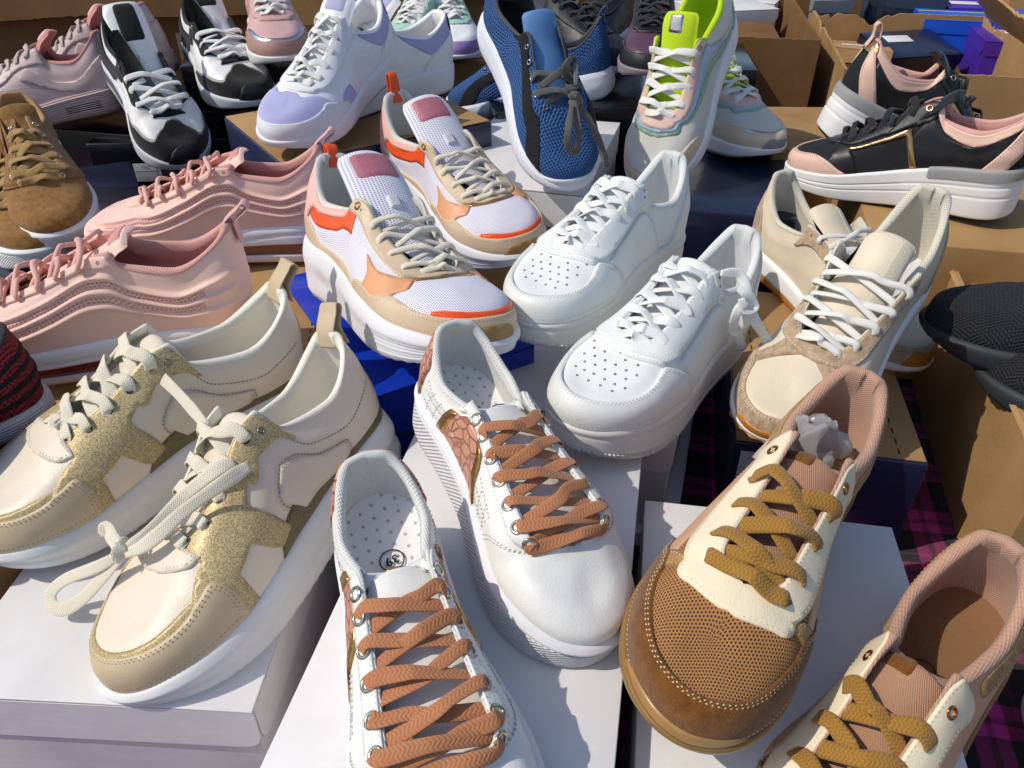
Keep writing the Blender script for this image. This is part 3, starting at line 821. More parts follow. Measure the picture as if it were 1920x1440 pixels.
def style_air(s):
    wh = M('leather', 'E7E9E6', .46); w2 = M('leather', 'E4E6E3', .48)
    s.upper(wh)
    s.toe('toe_cap', [(.60, .05), (.63, .30), (.68, .50), (.715, .56), (.74, .52), (.80, .44), (.90, .46), (1, .48)], w2, thk=.0026, stitch=[.003, .0056])
    s.both('side_panel', [(.30, .03, 1), (.34, .55, 1), (.46, .62), (.60, .60), (.66, .52, 1), (.60, .03, 1)], w2, thk=.0014, stitch=.0025)
    s.both('eyestay', [(.33, .97, 1), (.40, .985), (.55, .992), (.71, .99, 1), ('p', .775, 0, 1), ('p', .770, .05), ('p', .752, .10), (.70, .62), (.62, .62), (.54, .66), (.47, .68), (.38, .70), (.31, .82)], wh, thk=.0028, stitch=.003)
    s.both('vamp_overlay', [(.72, .995, 1), ('p', .79, 0, 1), ('p', .784, .055), ('p', .762, .112), (.70, .57, 1)], wh, thk=.0012, base=.0006, stitch=.0025)
    s.heel('heel_counter', [(0, .80), (.08, .80), (.16, .70), (.20, .45), (.24, .0)], w2, thk=.0014, stitch=.003)
    s.both('collar_strap', [(.375, .99, 1), (.43, .99, 1), (.44, .66, 1), (.385, .66, 1)], wh, thk=.0014, base=.0018)
    # perforations in the toe box
    me = torus_mesh(.00085, .0003, M('plain', '1A1C1E'), 8, 4)
    qg, hg = np.meshgrid(np.linspace(.74, 1.26, 90), np.linspace(.45, .99, 40), indexing='ij'); SG = s.last.S0(qg, hg) / s.L
    for ix, (px_, ys) in enumerate(((.775, (-.09, -.055, .055, .09)), (.80, (-.075, -.035, .035, .075)), (.825, (-.09, -.055, -.018, .018, .055, .09)), (.85, (-.07, -.035, .0, .035, .07)), (.875, (-.085, -.052, -.018, .018, .052, .085)), (.90, (-.06, -.02, .02, .06)))):
        for y_ in ys:
            k_ = np.unravel_index(np.argmin((SG[..., 0] - px_) ** 2 + (SG[..., 1] - y_ + .008 * s.last.foot) ** 2), qg.shape); q, h = qg[k_], hg[k_]
            if h < .56: continue
            o = bpy.data.objects.new('perforation', me); COL.objects.link(o); o.parent = s.root
            o.location = s.last.S(q, h, .0003); o.rotation_euler = Vector(s.last.nrm(q, h)).to_track_quat('Z', 'Y').to_euler(); o.scale = (1, 1, .6)
    s.lining(M('weave', 'F0F1F0', p=.0022), pad=.0085); s.insole(M('weave', 'EEEFF1')); s.tongue(wh, ext=.03, lift=-.03, thick=.024)
    E = s.eyes(6, .46, .70, .87)
    s.eyelets(E, M('plain', '202224'), r=.0010, t=.0005, off=.0019)
    s.eyelets([(.405, .90), (.41, .80)], M('plain', '202224'), r=.0010, t=.0005, off=.0034)
    s.lace(E, M('lace', 'F3F4F2', p=.0022), width=.0095, thick=.0022, rise=.006, extra=s.g.get('extra', ()), first=s.g.get('first', 0))
    rb = M('rubber', 'DFE0DC')
    s.band('midsole', .16, 1.10, rb, lambda f: CUP(f) + .0008 * gauss(f, .90, .07) - .0012 * gauss(f, .70, .03), nf=16)
    s.band('outsole', 0, .16, M('rubber', 'EDEEEE', dots=.0036), lambda f: CUP(f) + .0010, lambda a, f, t: .0009 * np.sin(a * 2 * np.pi / .0040), nf=5, nq=420)
    s.both('side_bar', [(.28, .10, 1), (.30, .16, 1), (.42, .15, 1), (.41, .10, 1)], rb, thk=.0012) if False else None
    s.stitches(M('plain', 'B2B4B1'))

def style_beige(s):
    cr = M('leather', 'DFD1B8', .46); su = M('suede', 'CBB195'); gum = M('rubber', 'B9782C', .4); lc = M('lace', 'F1EEE6', p=.002)
    s.upper(cr)
    s.toe('toe_cap', [(.66, .04), (.70, .26), (.76, .40), (.80, .46), (.83, .44), (.90, .40), (1, .40)], su, thk=.0012, stitch=[.003, .006])
    s.both('vamp_bridge', [(.71, .998, 1), (.76, .998, 1), (.775, .80), (.79, .60), (.80, .40, 1), (.765, .36, 1), (.745, .6), (.70, .72, 1)], su, thk=.0010)
    s.both('eyestay', [(.385, .985, 1), (.55, .992), (.715, .995, 1), ('p', .775, 0, 1), ('p', .77, .05), ('p', .75, .095), (.66, .70), (.52, .72), (.44, .68), (.37, .60), (.33, .70), (.345, .88)], su, thk=.0013, stitch=.003)
    s.bline([(.20, .55), (.28, .58), (.36, .60)], .0004); s.bline([(.44, .66), (.46, .35), (.47, .05)], .0004)
    s.heel('heel_counter', [(0, .70), (.08, .68), (.15, .55), (.19, .0)], su, thk=.0011, stitch=.003)
    s.lining(M('weave', 'E6DFCC', p=.0026), pad=.0080); s.insole(M('weave', 'EFEDF0')); s.tongue(cr, ext=.10, lift=-.03, thick=.026, wtop=.080)
    s.tongue_patch('tongue_edging', .15, .95, .42, .98, M('weave', 'DCD3BF', p=.003), off=.0010)
    E = s.eyes(5, .475, .70, .88)
    s.eyelets(E + [(.43, .86)], M('plain', '5A4A3A'), r=.0012, t=.0006, off=.0014)
    s.lace(E, lc, width=.0068, thick=.0030, rise=.006, rope=True, extra=s.g.get('extra', ()))
    s.band('midsole', .38, 1.08, M('rubber', 'F2F1EE'), RUN, nf=8)
    s.band('outsole', 0, .38, gum, RUN, lambda a, f, t: -.0016 * (np.sin(a * 2 * np.pi / .010) > .2) * (f < .16) + .0022 * (t > .9) * (1 + np.sin(a * 420)) * .5, nf=9, nq=320)
    g_ = s.g.get('gum', 1.0); s.panel('toe_guard', [(.925, 0, 1), (.945, .20 * g_), (.97, .30 * g_), (1.0, .28 * g_), (1.03, .31 * g_), (1.055, .20 * g_), (1.075, 0, 1), (1.0, 0)], gum, thk=.0024)
    s.stitches(M('plain', 'EADBC6'))

def style_brown(s):
    tn = M('leather', 'C79C7C', .62, bs=.12); su = M('suede', '7E4E18'); s2 = M('suede', 'B58B4E'); cr = M('leather', 'EEDFC0', .5)
    ms = M('mesh', 'AC7844', p=.0026, hole='3A200C', r=.21); lc = M('lace', 'A4762C', p=.0034, con=.45); ln = M('weave', 'C79C84', p=.0030)
    s.upper(ms)
    s.both('quarter', [(.10, .02, 1), (.12, .90, 1), (.30, .985), (.42, .985, 1), (.58, .70), (.68, .48), (.685, .24), (.66, .02, 1)], tn, thk=.0006)
    s.toe('toe_cap', [(.60, .05), (.605, .24), (.645, .33), (.675, .42), (.71, .41), (.76, .40), (.86, .455), (1, .51)], su, thk=.0015, stitch=[.0028, .0054])
    s.both('vamp_strip', [(.66, .30, 1), (.675, .52), (.70, .66, 1), (.725, .60, 1), (.715, .46), (.71, .30, 1)], s2, thk=.0010, stitch=.0025)
    s.heel('heel_counter', [(0, .99), (.08, .985), (.17, .95), (.27, .92), (.30, .70), (.29, .55), (.20, .50), (.17, .0)], s2, thk=.0012, stitch=.003)
    s.both('eyestay', [(.385, .985, 1), (.55, .992), (.72, 1.0, 1), ('p', .812, 0, 1), ('p', .806, .04), ('p', .790, .085), ('p', .778, .112), ('p', .755, .118), (.69, .62), (.60, .64), (.52, .66), (.45, .64), (.39, .58), (.345, .64), (.335, .84)], cr, thk=.0017, stitch=.0026)
    s.bline([(.44, .04), (.445, .3), (.45, .6)], .0008)
    pass
    s.lining(ln, pad=.0085); s.insole(M('weave', '8F6744', p=.0022), mark=(.27, -.01, .0085, '40'), markmat=M('plain', '14110E'))
    s.tongue(M('weave', 'B98C6E', p=.002), ext=.0, lift=-.07, thick=.018, wtop=.070, drop=.034); s.tongue_patch('tongue_patch', .60, .99, -.85, .0, su, off=.0010)
    E = s.eyes(5, .455, .685, .86)
    s.eyelets(E[:1], M('metal', 'B07A4C', .25), r=.0032, t=.0012, off=.0022)
    s.lace(E, lc, width=.0108, thick=.0030, first=1, rise=.0060, extra=s.g.get('extra', ()))
    s.band('midsole', .80, 1.06, M('rubber', '8F6A38'), RUN, nf=7)
    s.band('outsole', 0, .80, M('rubber', '9A7440', .4), RUN, lambda a, f, t: -.0016 * (np.sin(a * 2 * np.pi / .012) > 0) * (f < .2), nf=8, nq=300)
    s.panel('toe_guard', [(.86, 0, 1), (.90, .09), (1.0, .12), (1.10, .09), (1.14, 0, 1), (1.0, 0)], M('rubber', 'A9804C', .35), thk=.0022)
    s.stitches(M('plain', 'D8C49C'))

def style_orange(s):
    ms = M('mesh', 'F3F0FA', p=.0026, hole='A9A4BC', r=.19); bt = M('leather', 'D6BFA0', .45); pk = M('leather', 'EFB9AE', .45); og = M('leather', 'F2581E', .4); pc = M('leather', 'E2A274', .45)
    mv = M('leather', 'B8707E', gs=420, bs=.7); gd = M('foil', 'CBA36C'); lc = M('lace', 'EFE6D0', p=.0022); ln = M('weave', 'EBEAE2', p=.0022); wh = M('rubber', 'E6E6EA')
    s.upper(ms)
    s.both('side_stripe', [(.175, .50, 1), (.19, .80, 1), (.30, .80), (.43, .80, 1), (.455, .52, 1), (.32, .52)], og, thk=.0009)
    s.heel('heel_quarter', [(0, .985), (.06, .985), (.15, .97), (.30, .97), (.385, .97), (.39, .84), (.30, .78), (.205, .78), (.165, .45), (.15, .0)], pk, thk=.0012, stitch=.003)
    s.heel('heel_panel', [(0, .80), (.03, .80), (.05, .5), (.07, .0)], mv, thk=.0022)
    s.both('rear_panel', [(.10, .0, 1), (.13, .40), (.20, .42, 1), (.25, .20), (.36, .16), (.50, .12), (.56, .0, 1)], bt, thk=.0014, stitch=.0025)
    s.both('side_panel', [(.585, .02, 1), (.60, .40), (.565, .62, 1), (.62, .58), (.665, .66), (.72, .72, 1), (.745, .56), (.72, .40), (.70, .02, 1)], pc, thk=.0010, stitch=.0024)
    s.toe('toe_line', [(.85, .33), (.89, .385), (.95, .40), (1, .405)], og, thk=.0009, bottom=.28)
    s.toe('toe_cap', [(.53, .05), (.55, .20), (.60, .26), (.66, .25), (.71, .36), (.75, .35), (.83, .28), (.92, .30), (1, .33)], bt, thk=.0015, stitch=[.003, .0055])
    s.both('vamp_trim', [(.71, .998, 1), ('p', .808, 0, 1), ('p', .802, .045), ('p', .785, .085), (.715, .64, 1)], gd, thk=.0009, stitch=.002)
    s.both('eyestay', [(.39, .985, 1), (.55, .992), (.71, .995, 1), ('p', .793, 0, 1), ('p', .787, .045), ('p', .765, .080), (.69, .72), (.60, .72), (.50, .74), (.43, .76), (.385, .80), (.375, .92)], bt, thk=.0016, stitch=.0026)
    s.lining(ln, pad=.0085); s.insole(M('weave', 'E9E8EC')); s.tongue(ms, ext=.17, lift=.0, thick=.024, wtop=.108, tilt=.66, arch=.034)
    s.tongue_patch('tongue_patch', .78, .965, -.70, .70, mv, off=.0014); s.tongue_patch('lace_loop', .60, .67, -.18, .18, M('weave', 'F0EEF2'), off=.0030)
    E = s.eyes(6, .47, .705, .86)
    s.eyelets([(.425, .88)], M('metal', '9A7440', .3), r=.0030, t=.0012, off=.0020); s.eyelets([(.45, .86)], M('plain', '402414'), r=.0009, t=.0005, off=.0018)
    s.lace(E, lc, width=.0064, thick=.0036, rope=True, first=s.g.get('first', 1), rise=.006, extra=s.g.get('extra', ()))
    s.pull_tab(og, s.g.get('tab', .010), .013, name='pull_tab', lean=.002)
    s.band('midsole', .08, 1.10, wh, lambda f: RUN(f) + .002 * gauss(f, .75, .2), lambda a, f, t: -.0013 * (np.sin(f * 60) > .3) * gauss(t, .80, .18) * (f < .7) - .0022 * gauss(f, .5, .16) * (np.sin(a * 2 * np.pi / .006) > 0) * gauss(t, .28, .06), nf=26, nq=320)
    s.band('outsole', 0, .08, M('rubber', 'D9D9DE'), RUN, tread(.012, .0022, .07), nf=3)
    s.panel('toe_guard', [(.93, 0, 1), (.95, .16), (1.0, .20), (1.05, .16), (1.07, 0, 1), (1.0, 0)], M('rubber', 'A57F4E', .4), thk=.0022)
    s.stitches(M('plain', 'B39A78'))

def pink_f(t): return .17 * np.exp(-((t - .42) / .19) ** 2) - .06 * (t - .5)
def pink_relief(q, h):
    t = np.minimum(np.mod(q, 2), 2 - np.mod(q, 2))
    # long waves that sweep from the toe up over the quarter
    c = h - pink_f(t)
    w = np.zeros_like(h)
    for k in (.22, .38, .54): w = w + .0042 * gauss(c, k, .036)
    return w * np.clip((.97 - t) / .12, 0, 1) * np.clip((t - .02) / .10, 0, 1) * np.clip((.98 - h) / .06, 0, 1)
def style_pink(s):
    pk = M('leather', 'F3CABA', .60, bs=.15); p2 = M('mesh', 'F3C3B4', p=.0036, hole='BE8276', r=.17); lc = M('lace', 'F0B8AB', p=.0026); ln = M('weave', 'EFB3A8', p=.0020)
    s.upper(pk, nq=260, nh=60)
    for k in (.22, .38):
        pts = [(.16, 0), (.28, 0), (.40, 0), (.52, 0), (.64, 0), (.76, 0), (.84, 0)]
        f = pink_f
        lo = [(t, k + .045 + f(t)) for t, _ in pts]; hi = [(t, k + .115 + f(t)) for t, _ in pts][::-1]
        s.both('side_stripe', [(lo[0][0], lo[0][1], 1)] + lo[1:-1] + [(*lo[-1], 1), (*hi[0], 1)] + hi[1:-1] + [(*hi[-1], 1)], p2, thk=.0003, base=.0002)
    s.both('eyestay', [(.40, .985, 1), (.55, .992), (.72, .995, 1), (.83, 1.0, 1), (.81, .90), (.75, .84), (.60, .84), (.50, .84), (.42, .82), (.36, .86)], pk, thk=.0014)
    s.lining(ln, pad=.0085, split=.44); s.insole(ln); s.tongue(pk, ext=.06, lift=-.01, thick=.026, wtop=.085); s.tongue_patch('tongue_patch', .72, .92, -.6, .6, M('weave', 'F0A8A6', p=.002), off=.0012)
    E = s.eyes(6, .47, .705, .86)
    s.eyelets([(.425, .90)], M('plain', '8A5A4C'), r=.0012, t=.0006, off=.0016)
    s.lace(E, lc, width=.0052, thick=.0042, rope=True, rise=.009, over=.005, extra=s.g.get('extra', ()))
    s.pull_tab(M('weave', 'F4BDBA', p=.002), .020, .014, lean=.012)
    wh = M('rubber', 'EDEDF3')
    s.band('midsole', .60, 1.10, wh, RUN, lambda a, f, t: -.0015 * gauss(f, .80 + .08 * np.sin(t * 9), .04), nf=12)
    s.band('air_window', .26, .60, M('clear', '7C3A34'), lambda f: RUN(f) - .0035, nf=6, cap=(False, False))
    s.band('outsole', 0, .26, M('rubber', 'E4E2EA'), RUN, nf=6)

def style_lav(s):
    wh = M('leather', 'E8E8EC', .44); lv = M('mesh', 'BDBDE8', p=.0013, hole='9C9CCB', r=.15); gr = M('leather', 'DCDCE2', .5); nv = M('leather', '1E2440'); lc = M('lace', 'F3F2EC', p=.002)
    s.upper(wh)
    s.toe('vamp', [(.70, .30), (.735, .60), (.80, .80), (.83, .998)], lv, thk=.0005, bottom=.25)
    s.toe('toe_cap', [(.60, .05), (.62, .20), (.70, .34), (.74, .42), (.78, .36), (.86, .33), (1, .36)], gr, thk=.0012, stitch=.0028)
    s.heel('heel_counter', [(0, .66), (.10, .64), (.19, .48), (.235, .30), (.26, .0)], wh, thk=.0014, stitch=.003)
    s.both('ankle_panel', [(.10, .66, 1), (.09, .97, 1), (.235, .97), (.33, .95, 1), (.25, .60), (.215, .47, 1)], lv, thk=.0006)
    s.heel('heel_tab', [(0, .99), (.05, .99), (.085, .98), (.09, .78), (.07, .66)], nv, thk=.0016, bottom=.66)
    s.both('side_panel', [(.52, .02, 1), (.56, .30), (.60, .36, 1), (.64, .30), (.63, .02, 1)], lv, thk=.0006)
    s.both('eyestay', [(.385, .985, 1), (.55, .992), (.72, .995, 1), ('p', .805, 0, 1), ('p', .798, .05), ('p', .775, .09), (.66, .66), (.55, .64), (.45, .62), (.36, .72), (.35, .90)], wh, thk=.0017, stitch=.003)
    s.lining(M('leather', 'F4F4F6', .6), pad=.0085); s.insole(M('weave', 'B9A58A')); s.tongue(wh, ext=.09, lift=.0, thick=.024, wtop=.085)
    s.tongue_patch('tongue_patch', .72, .95, -.6, .6, M('weave', 'CFCFEE'), off=.0011)
    E = s.eyes(6, .455, .70, .86); s.eyelets(E, M('plain', '303038'), r=.0012, t=.0006, off=.002)
    s.lace(E, lc, width=.0085, thick=.0022, rise=.0055)
    s.band('midsole', .12, 1.10, M('rubber', 'E2E2E8'), RUN, nf=10)
    s.band('outsole', 0, .12, M('rubber', '2A2C40'), RUN, tread(.012, .0015, .1), nf=3)
    s.stitches(M('plain', 'C9C9D2'))

def style_blue(s):
    kn = M('knit', '30609E', p=.0062, dark='0A1A36'); bk = M('knit', '1B1C20', p=.0036, dark='060608'); gy = M('weave', '4C4E54', p=.0022); lc = M('lace', '5A5A58', p=.0022); wh = M('rubber', 'E0E3EC')
    s.upper(kn)
    s.both('side_band', [(.29, .985, 1), (.395, .985, 1), (.53, .82), (.68, .66), (.80, .44), (.86, .03, 1), (.77, .03, 1), (.70, .34), (.58, .52), (.44, .68), (.34, .80)], bk, thk=.0006)
    s.lining(gy, pad=.006); s.insole(M('weave', '1A1B1E')); s.tongue(M('leather', '5C87BE', .6, bs=.2), ext=.08, lift=-.01, thick=.016, wtop=.080)
    E = s.eyes(5, .46, .69, .86); s.eyelets(E, M('metal', '8A8E96', .3), r=.0026, t=.0010, off=.0012)
    s.lace(E, lc, width=.0085, thick=.0024, first=2, bar=False, rise=.008, extra=s.g.get('extra', ()))
    s.pull_tab(kn, .014, .012)
    s.band('midsole', .0, 1.16, wh, lambda f: RUN(np.minimum(f, 1.1)) + .0025 * gauss(f, .5, .3), lambda a, f, t: -.0012 * (np.sin((a * 1.0 + f * .03) * 2 * np.pi / .0072) > .25) * gauss(f, .5, .3) * (np.abs(t - .5) > .08), nf=18, nq=420)
    s.panel('toe_guard', [(.86, 0, 1), (.92, .10), (1.0, .20), (1.08, .10), (1.14, 0, 1), (1.0, 0)], wh, thk=.0022)

def style_neon(s):
    gy = M('leather', 'D9D6CE', .45); pk = M('leather', 'E3BDB0', .45); bl = M('leather', 'A8C2D6', .45); gn = M('leather', '93B49A', .45); bg = M('leather', 'D8C6AE', .45); sv = M('foil', 'C9C5BC', .25)
    ne = M('weave', 'D2F014', p=.0018); lc = M('lace', 'F2F0EA', p=.0022)
    ms = M('mesh', 'DEDBD2', p=.0018, hole='B0ACA4', r=.15)
    s.upper(ms)
    s.toe('toe_trim', [(.80, .30), (.86, .42), (.93, .44), (1, .46)], sv, thk=.0008)
    s.toe('toe_cap', [(.66, .05), (.70, .22), (.78, .34), (.86, .36), (1, .40)], bg, thk=.0014, stitch=.003)
    s.both('green_stripe', [(.20, .02, 1), (.34, .22), (.52, .40), (.66, .56), (.715, .60, 1), ('p', .79, .110), ('p', .812, .055), ('p', .822, 0, 1), (.72, .995, 1), (.66, .66), (.50, .50), (.30, .34), (.17, .20, 1)], gn, thk=.0006)
    s.both('blue_panel', [(.25, .36, 1), (.40, .50), (.60, .60), (.69, .64), ('p', .778, .098), ('p', .798, .05), ('p', .805, 0, 1), (.70, .995, 1), (.55, .80), (.44, .74), (.36, .74), (.30, .60)], bl, thk=.0010, base=.0004, stitch=.0025)
    s.both('eyestay', [(.40, .985, 1), (.55, .992), (.71, .995, 1), ('p', .79, 0, 1), ('p', .785, .045), ('p', .765, .085), (.64, .72), (.54, .72), (.45, .76), (.385, .80)], pk, thk=.0018, stitch=.0026)
    s.both('ankle_panel', [(.10, .45, 1), (.09, .97, 1), (.24, .97), (.385, .97, 1), (.385, .80), (.34, .78), (.28, .55), (.22, .42)], gy, thk=.0012, stitch=.003)
    s.heel('heel_counter', [(0, .60), (.07, .60), (.12, .45), (.17, .0)], gn, thk=.0012)
    s.lining(ne, pad=.0085); s.insole(ne); s.tongue(ne, ext=.10, lift=.0, thick=.026, wtop=.086); s.tongue_patch('tongue_patch', .74, .95, -.5, .3, M('foil', 'C8C0B4', .18), off=.0012)
    E = s.eyes(5, .47, .70, .86); s.eyelets([(.43, .88)], M('metal', '8E8A84', .25), r=.0026, t=.0010, off=.002)
    s.lace(E, lc, width=.0090, thick=.0024, rise=.006)
    s.band('midsole', .22, 1.10, M('rubber', 'ECECEE'), RUN, nf=9)
    s.band('outsole', 0, .22, M('rubber', '8D9094', .5), RUN, tread(.016, .0025, .2), nf=5)
    s.panel('toe_guard', [(.93, 0, 1), (.955, .18), (1.0, .24), (1.045, .18), (1.07, 0, 1), (1.0, 0)], M('rubber', '8D8F92', .5), thk=.0026)
    s.stitches(M('plain', 'A8A096'))

def style_wedge(s):
    bk = M('leather', '18181B', .40); kn = M('mesh', '121319', p=.0014, hole='2A2C36', r=.14); pk = M('leather', 'E6BFAC', .45); gd = M('foil', 'D9A878', .22); lp = M('weave', 'EDB6AA', p=.0018); lc = M('lace', '17171A', p=.0022)
    wh = M('rubber', 'EFEEEC', .4); gy = M('rubber', '9B9B99')
    s.upper(kn)
    s.both('quarter', [(.09, .02, 1), (.12, .80, 1), (.24, .62), (.40, .72), (.44, .60, 1), (.46, .30), (.40, .02, 1)], bk, thk=.0008, stitch=.0025)
    s.both('saddle', [(.385, .985, 1), (.50, .99, 1), (.55, .66, 1), (.45, .60, 1), (.40, .70)], bk, thk=.0012, base=.0006, stitch=.0025)
    s.both('eyestay', [(.385, .985, 1), (.55, .992), (.715, .995, 1), (.82, 1.0, 1), (.795, .84), (.74, .72), (.64, .70), (.56, .68), (.46, .62), (.385, .76)], bk, thk=.0014, stitch=.0026)
    s.both('side_panel', [(.62, .02, 1), (.64, .40), (.66, .66, 1), (.715, .70, 1), (.735, .40), (.76, .02, 1)], bk, thk=.0010, stitch=.0025)
    s.both('gold_line', [(.405, .02, 1), (.470, .58, 1), (.54, .60), (.66, .62, 1), (.66, .56, 1), (.55, .53), (.482, .50, 1), (.427, .02, 1)], gd, thk=.0016, base=.0008)
    s.both('collar_panel', [(.10, .80, 1), (.09, .975, 1), (.24, .97), (.385, .975, 1), (.385, .78), (.30, .70), (.22, .64)], pk, thk=.0016, stitch=None)
    s.heel('heel_tab', [(0, .985), (.04, .985), (.085, .98), (.10, .84), (.08, .76)], gd, thk=.0016, bottom=.74)
    s.both('heel_strap', [(.05, .88, 1), (.095, .80, 1), (.19, .02, 1), (.11, .02, 1), (.07, .4)], pk, thk=.0020, stitch=.0025)
    s.toe('toe_cap', [(.66, .03), (.70, .14), (.75, .30), (.81, .42), (.90, .44), (1, .47)], pk, thk=.0015, stitch=[.003, .0054])
    s.lining(lp, pad=.0080); s.insole(lp); s.tongue(bk, ext=.07, lift=-.01, thick=.022, wtop=.085)
    E = s.eyes(5, .49, .70, .86); s.eyelets([(.44, .86)], M('metal', 'D9A58C', .25), r=.0034, t=.0012, off=.003)
    s.lace(E, lc, width=.0085, thick=.0030, rise=.009, extra=s.g.get('extra', ()))
    s.pull_tab(pk, .020, .012, lean=.004)
    s.band('midsole', .06, 1.02, wh, prof([(0, 0), (.1, .003), (.5, .0045), (.95, .0045), (1.02, .003)]), lambda a, f, t: -.0014 * gauss(f, .72 - .10 * t, .018) - .0014 * gauss(f, .50 - .05 * t, .018), nf=42)
    s.band('heel_band', .84, 1.06, gy, lambda f: RUN(f) + .0022, nf=5, q0=-.36, q1=.36, cap=(False, True))
    s.band('outsole', 0, .06, M('rubber', '1B1B1D'), RUN, nf=3)
    s.stitches(M('plain', '4A4648'))

def style_mauve(s):
    mv = M('leather', 'C9B1AE', .40, bs=.2); sl_ = M('weave', 'E2978A', p=.002); lc = M('lace', 'C9BAB4', p=.0024); wh = M('rubber', 'DDDCE2')
    s.upper(mv)
    s.toe('toe_cap', [(.50, .05), (.56, .22), (.66, .38), (.74, .48), (.84, .44), (1, .46)], mv, thk=.0013, stitch=.003)
    s.both('eyestay', [(.385, .985, 1), (.55, .992), (.72, .995, 1), (.82, 1.0, 1), (.79, .82), (.72, .64), (.60, .60), (.52, .72), (.42, .66), (.35, .76)], mv, thk=.0015, stitch=.003)
    s.heel('heel_counter', [(0, .62), (.10, .60), (.22, .46), (.33, .44), (.42, .55), (.47, .66), (.50, .50), (.40, .28), (.25, .14), (.16, .0)], mv, thk=.0013, stitch=.003)
    s.bline([(.18, .16), (.34, .22), (.50, .36), (.62, .50)], .0014)
    s.lining(sl_, pad=.0085); s.insole(sl_); s.tongue(sl_, ext=.10, lift=.0, thick=.030, wtop=.080); s.tongue_patch('tongue_patch', .76, .97, -.6, .5, M('leather', 'DCCFD2'), off=.0012)
    E = s.eyes(6, .455, .70, .86); s.eyelets(E, M('plain', '4A3E3C'), r=.0012, t=.0006, off=.0018)
    s.lace(E, lc, width=.0085, thick=.0024, rise=.0065)
    s.band('midsole', .10, 1.10, wh, RUN, nf=8)
    s.band('heel_unit', .10, 1.12, M('rubber', 'BFA5A2', ribs=.004), lambda f: RUN(f) + .0016, lambda a, f, t: -.0012 * (np.sin(f * 70) > 0), nf=24, q0=-.50, q1=.50, cap=(False, True))
    s.band('air_window', .34, .66, M('clear', '3A3034'), lambda f: RUN(f) + .0012, nf=4, q0=.16, q1=.34, cap=(False, False)); s.band('air_window', .34, .66, M('clear', '3A3034'), lambda f: RUN(f) + .0012, nf=4, q0=-.34, q1=-.16, cap=(False, False))
    s.band('outsole', 0, .10, M('rubber', 'BBA5A2'), RUN, tread(.01, .0015, .1), nf=3)
    s.stitches(M('plain', '8E7A78'))

def style_bw(s):
    wh = M('leather', 'EFEFEC', .42); bk = M('suede', '17181C'); gy = M('leather', '9C9C96', .5); lc = M('lace', 'F1F0EC', p=.0022); bl = M('weave', '15161A', p=.002)
    s.upper(wh)
    s.toe('toe_trim', [(.56, .12), (.61, .25), (.70, .33), (.78, .38), (.838, .47), (.832, .62), (.818, .80), (.813, .999)], gy, thk=.0007)
    s.toe('toe_cap', [(.54, .05), (.60, .20), (.70, .27), (.79, .32), (.85, .42), (.845, .60), (.83, .80), (.825, .999)], bk, thk=.0013)
    s.both('eyestay', [(.40, .985, 1), (.55, .992), (.71, .995, 1), ('p', .80, 0, 1), ('p', .797, .05), ('p', .79, .085, 1), ('p', .74, .098), (.63, .70), (.55, .74), (.45, .62), (.36, .56), (.34, .80)], bk, thk=.0016)
    s.heel('heel_counter', [(0, .90), (.08, .90), (.18, .76), (.30, .66), (.40, .64), (.46, .48), (.36, .34), (.28, .0)], bk, thk=.0013)
    s.lining(bl, pad=.008); s.insole(bl); s.tongue(wh, ext=.20, lift=.03, thick=.030, wtop=.108, tilt=.80, arch=.030); s.tongue_patch('tongue_patch', .74, .99, -.52, .58, bl, off=.0016)
    s.tongue_patch('lace_loop', .60, .67, -.12, .18, wh, off=.0025)
    E = s.eyes(5, .47, .70, .86); s.eyelets([(.43, .86)], M('metal', 'B0A48A', .25), r=.0030, t=.0011, off=.002)
    s.lace(E, lc, width=.0085, thick=.0030, first=1, rise=.007, extra=s.g.get('extra', ()))
    s.band('midsole', .18, 1.10, M('rubber', 'D5D6DC'), RUN, nf=9)
    s.band('heel_band', .55, .90, M('rubber', '6C6E76'), lambda f: RUN(f) + .0012, nf=5, q0=-.42, q1=.42, cap=(False, False))
    s.band('outsole', 0, .18, M('rubber', '1A1B20'), RUN, tread(.012, .002, .14), nf=5)
    s.panel('toe_guard', [(.93, 0, 1), (.95, .30), (.975, .46), (1.0, .50), (1.025, .46), (1.05, .30), (1.07, 0, 1), (1.0, 0)], M('rubber', '1F2024', .5), thk=.0030)
    s.stitches(M('plain', '5A5A5C'))

def style_tan(s):
    tn = M('suede', 'A5783F'); t2 = M('suede', '9A6F3B'); lc = M('lace', 'A8854E', p=.0028); ln = M('weave', 'C89A66', p=.002)
    s.upper(tn)
    s.both('quarter', [(.12, .02, 1), (.14, .97, 1), (.30, .97), (.40, .985), (.55, .992), (.71, .99, 1), (.735, .90), (.70, .60), (.64, .3), (.60, .02, 1)], t2, thk=.0013, stitch=[.003])
    s.lining(ln, pad=.0065); s.insole(ln); s.tongue(tn, ext=.06, lift=.0, thick=.016)
    E = s.eyes(6, .45, .69, .88); s.eyelets(E, M('metal', 'E0D2B4', .2), r=.0034, t=.0012, off=.002)
    s.lace(E, lc, width=.0105, thick=.0024, first=1, rise=.008, extra=s.g.get('extra', ()))
    s.band('midsole', .0, .78, M('rubber', 'EFEFEE', dots=.0045), CUP, nf=8); s.band('foxing', .78, 1.10, M('rubber', 'F1F1F0'), lambda f: CUP(f) + .001 * gauss(f, .92, .08) - .0012 * gauss(f, .80, .03), nf=10, cap=(False, True))
    s.stitches(M('plain', 'D6BC8C'))

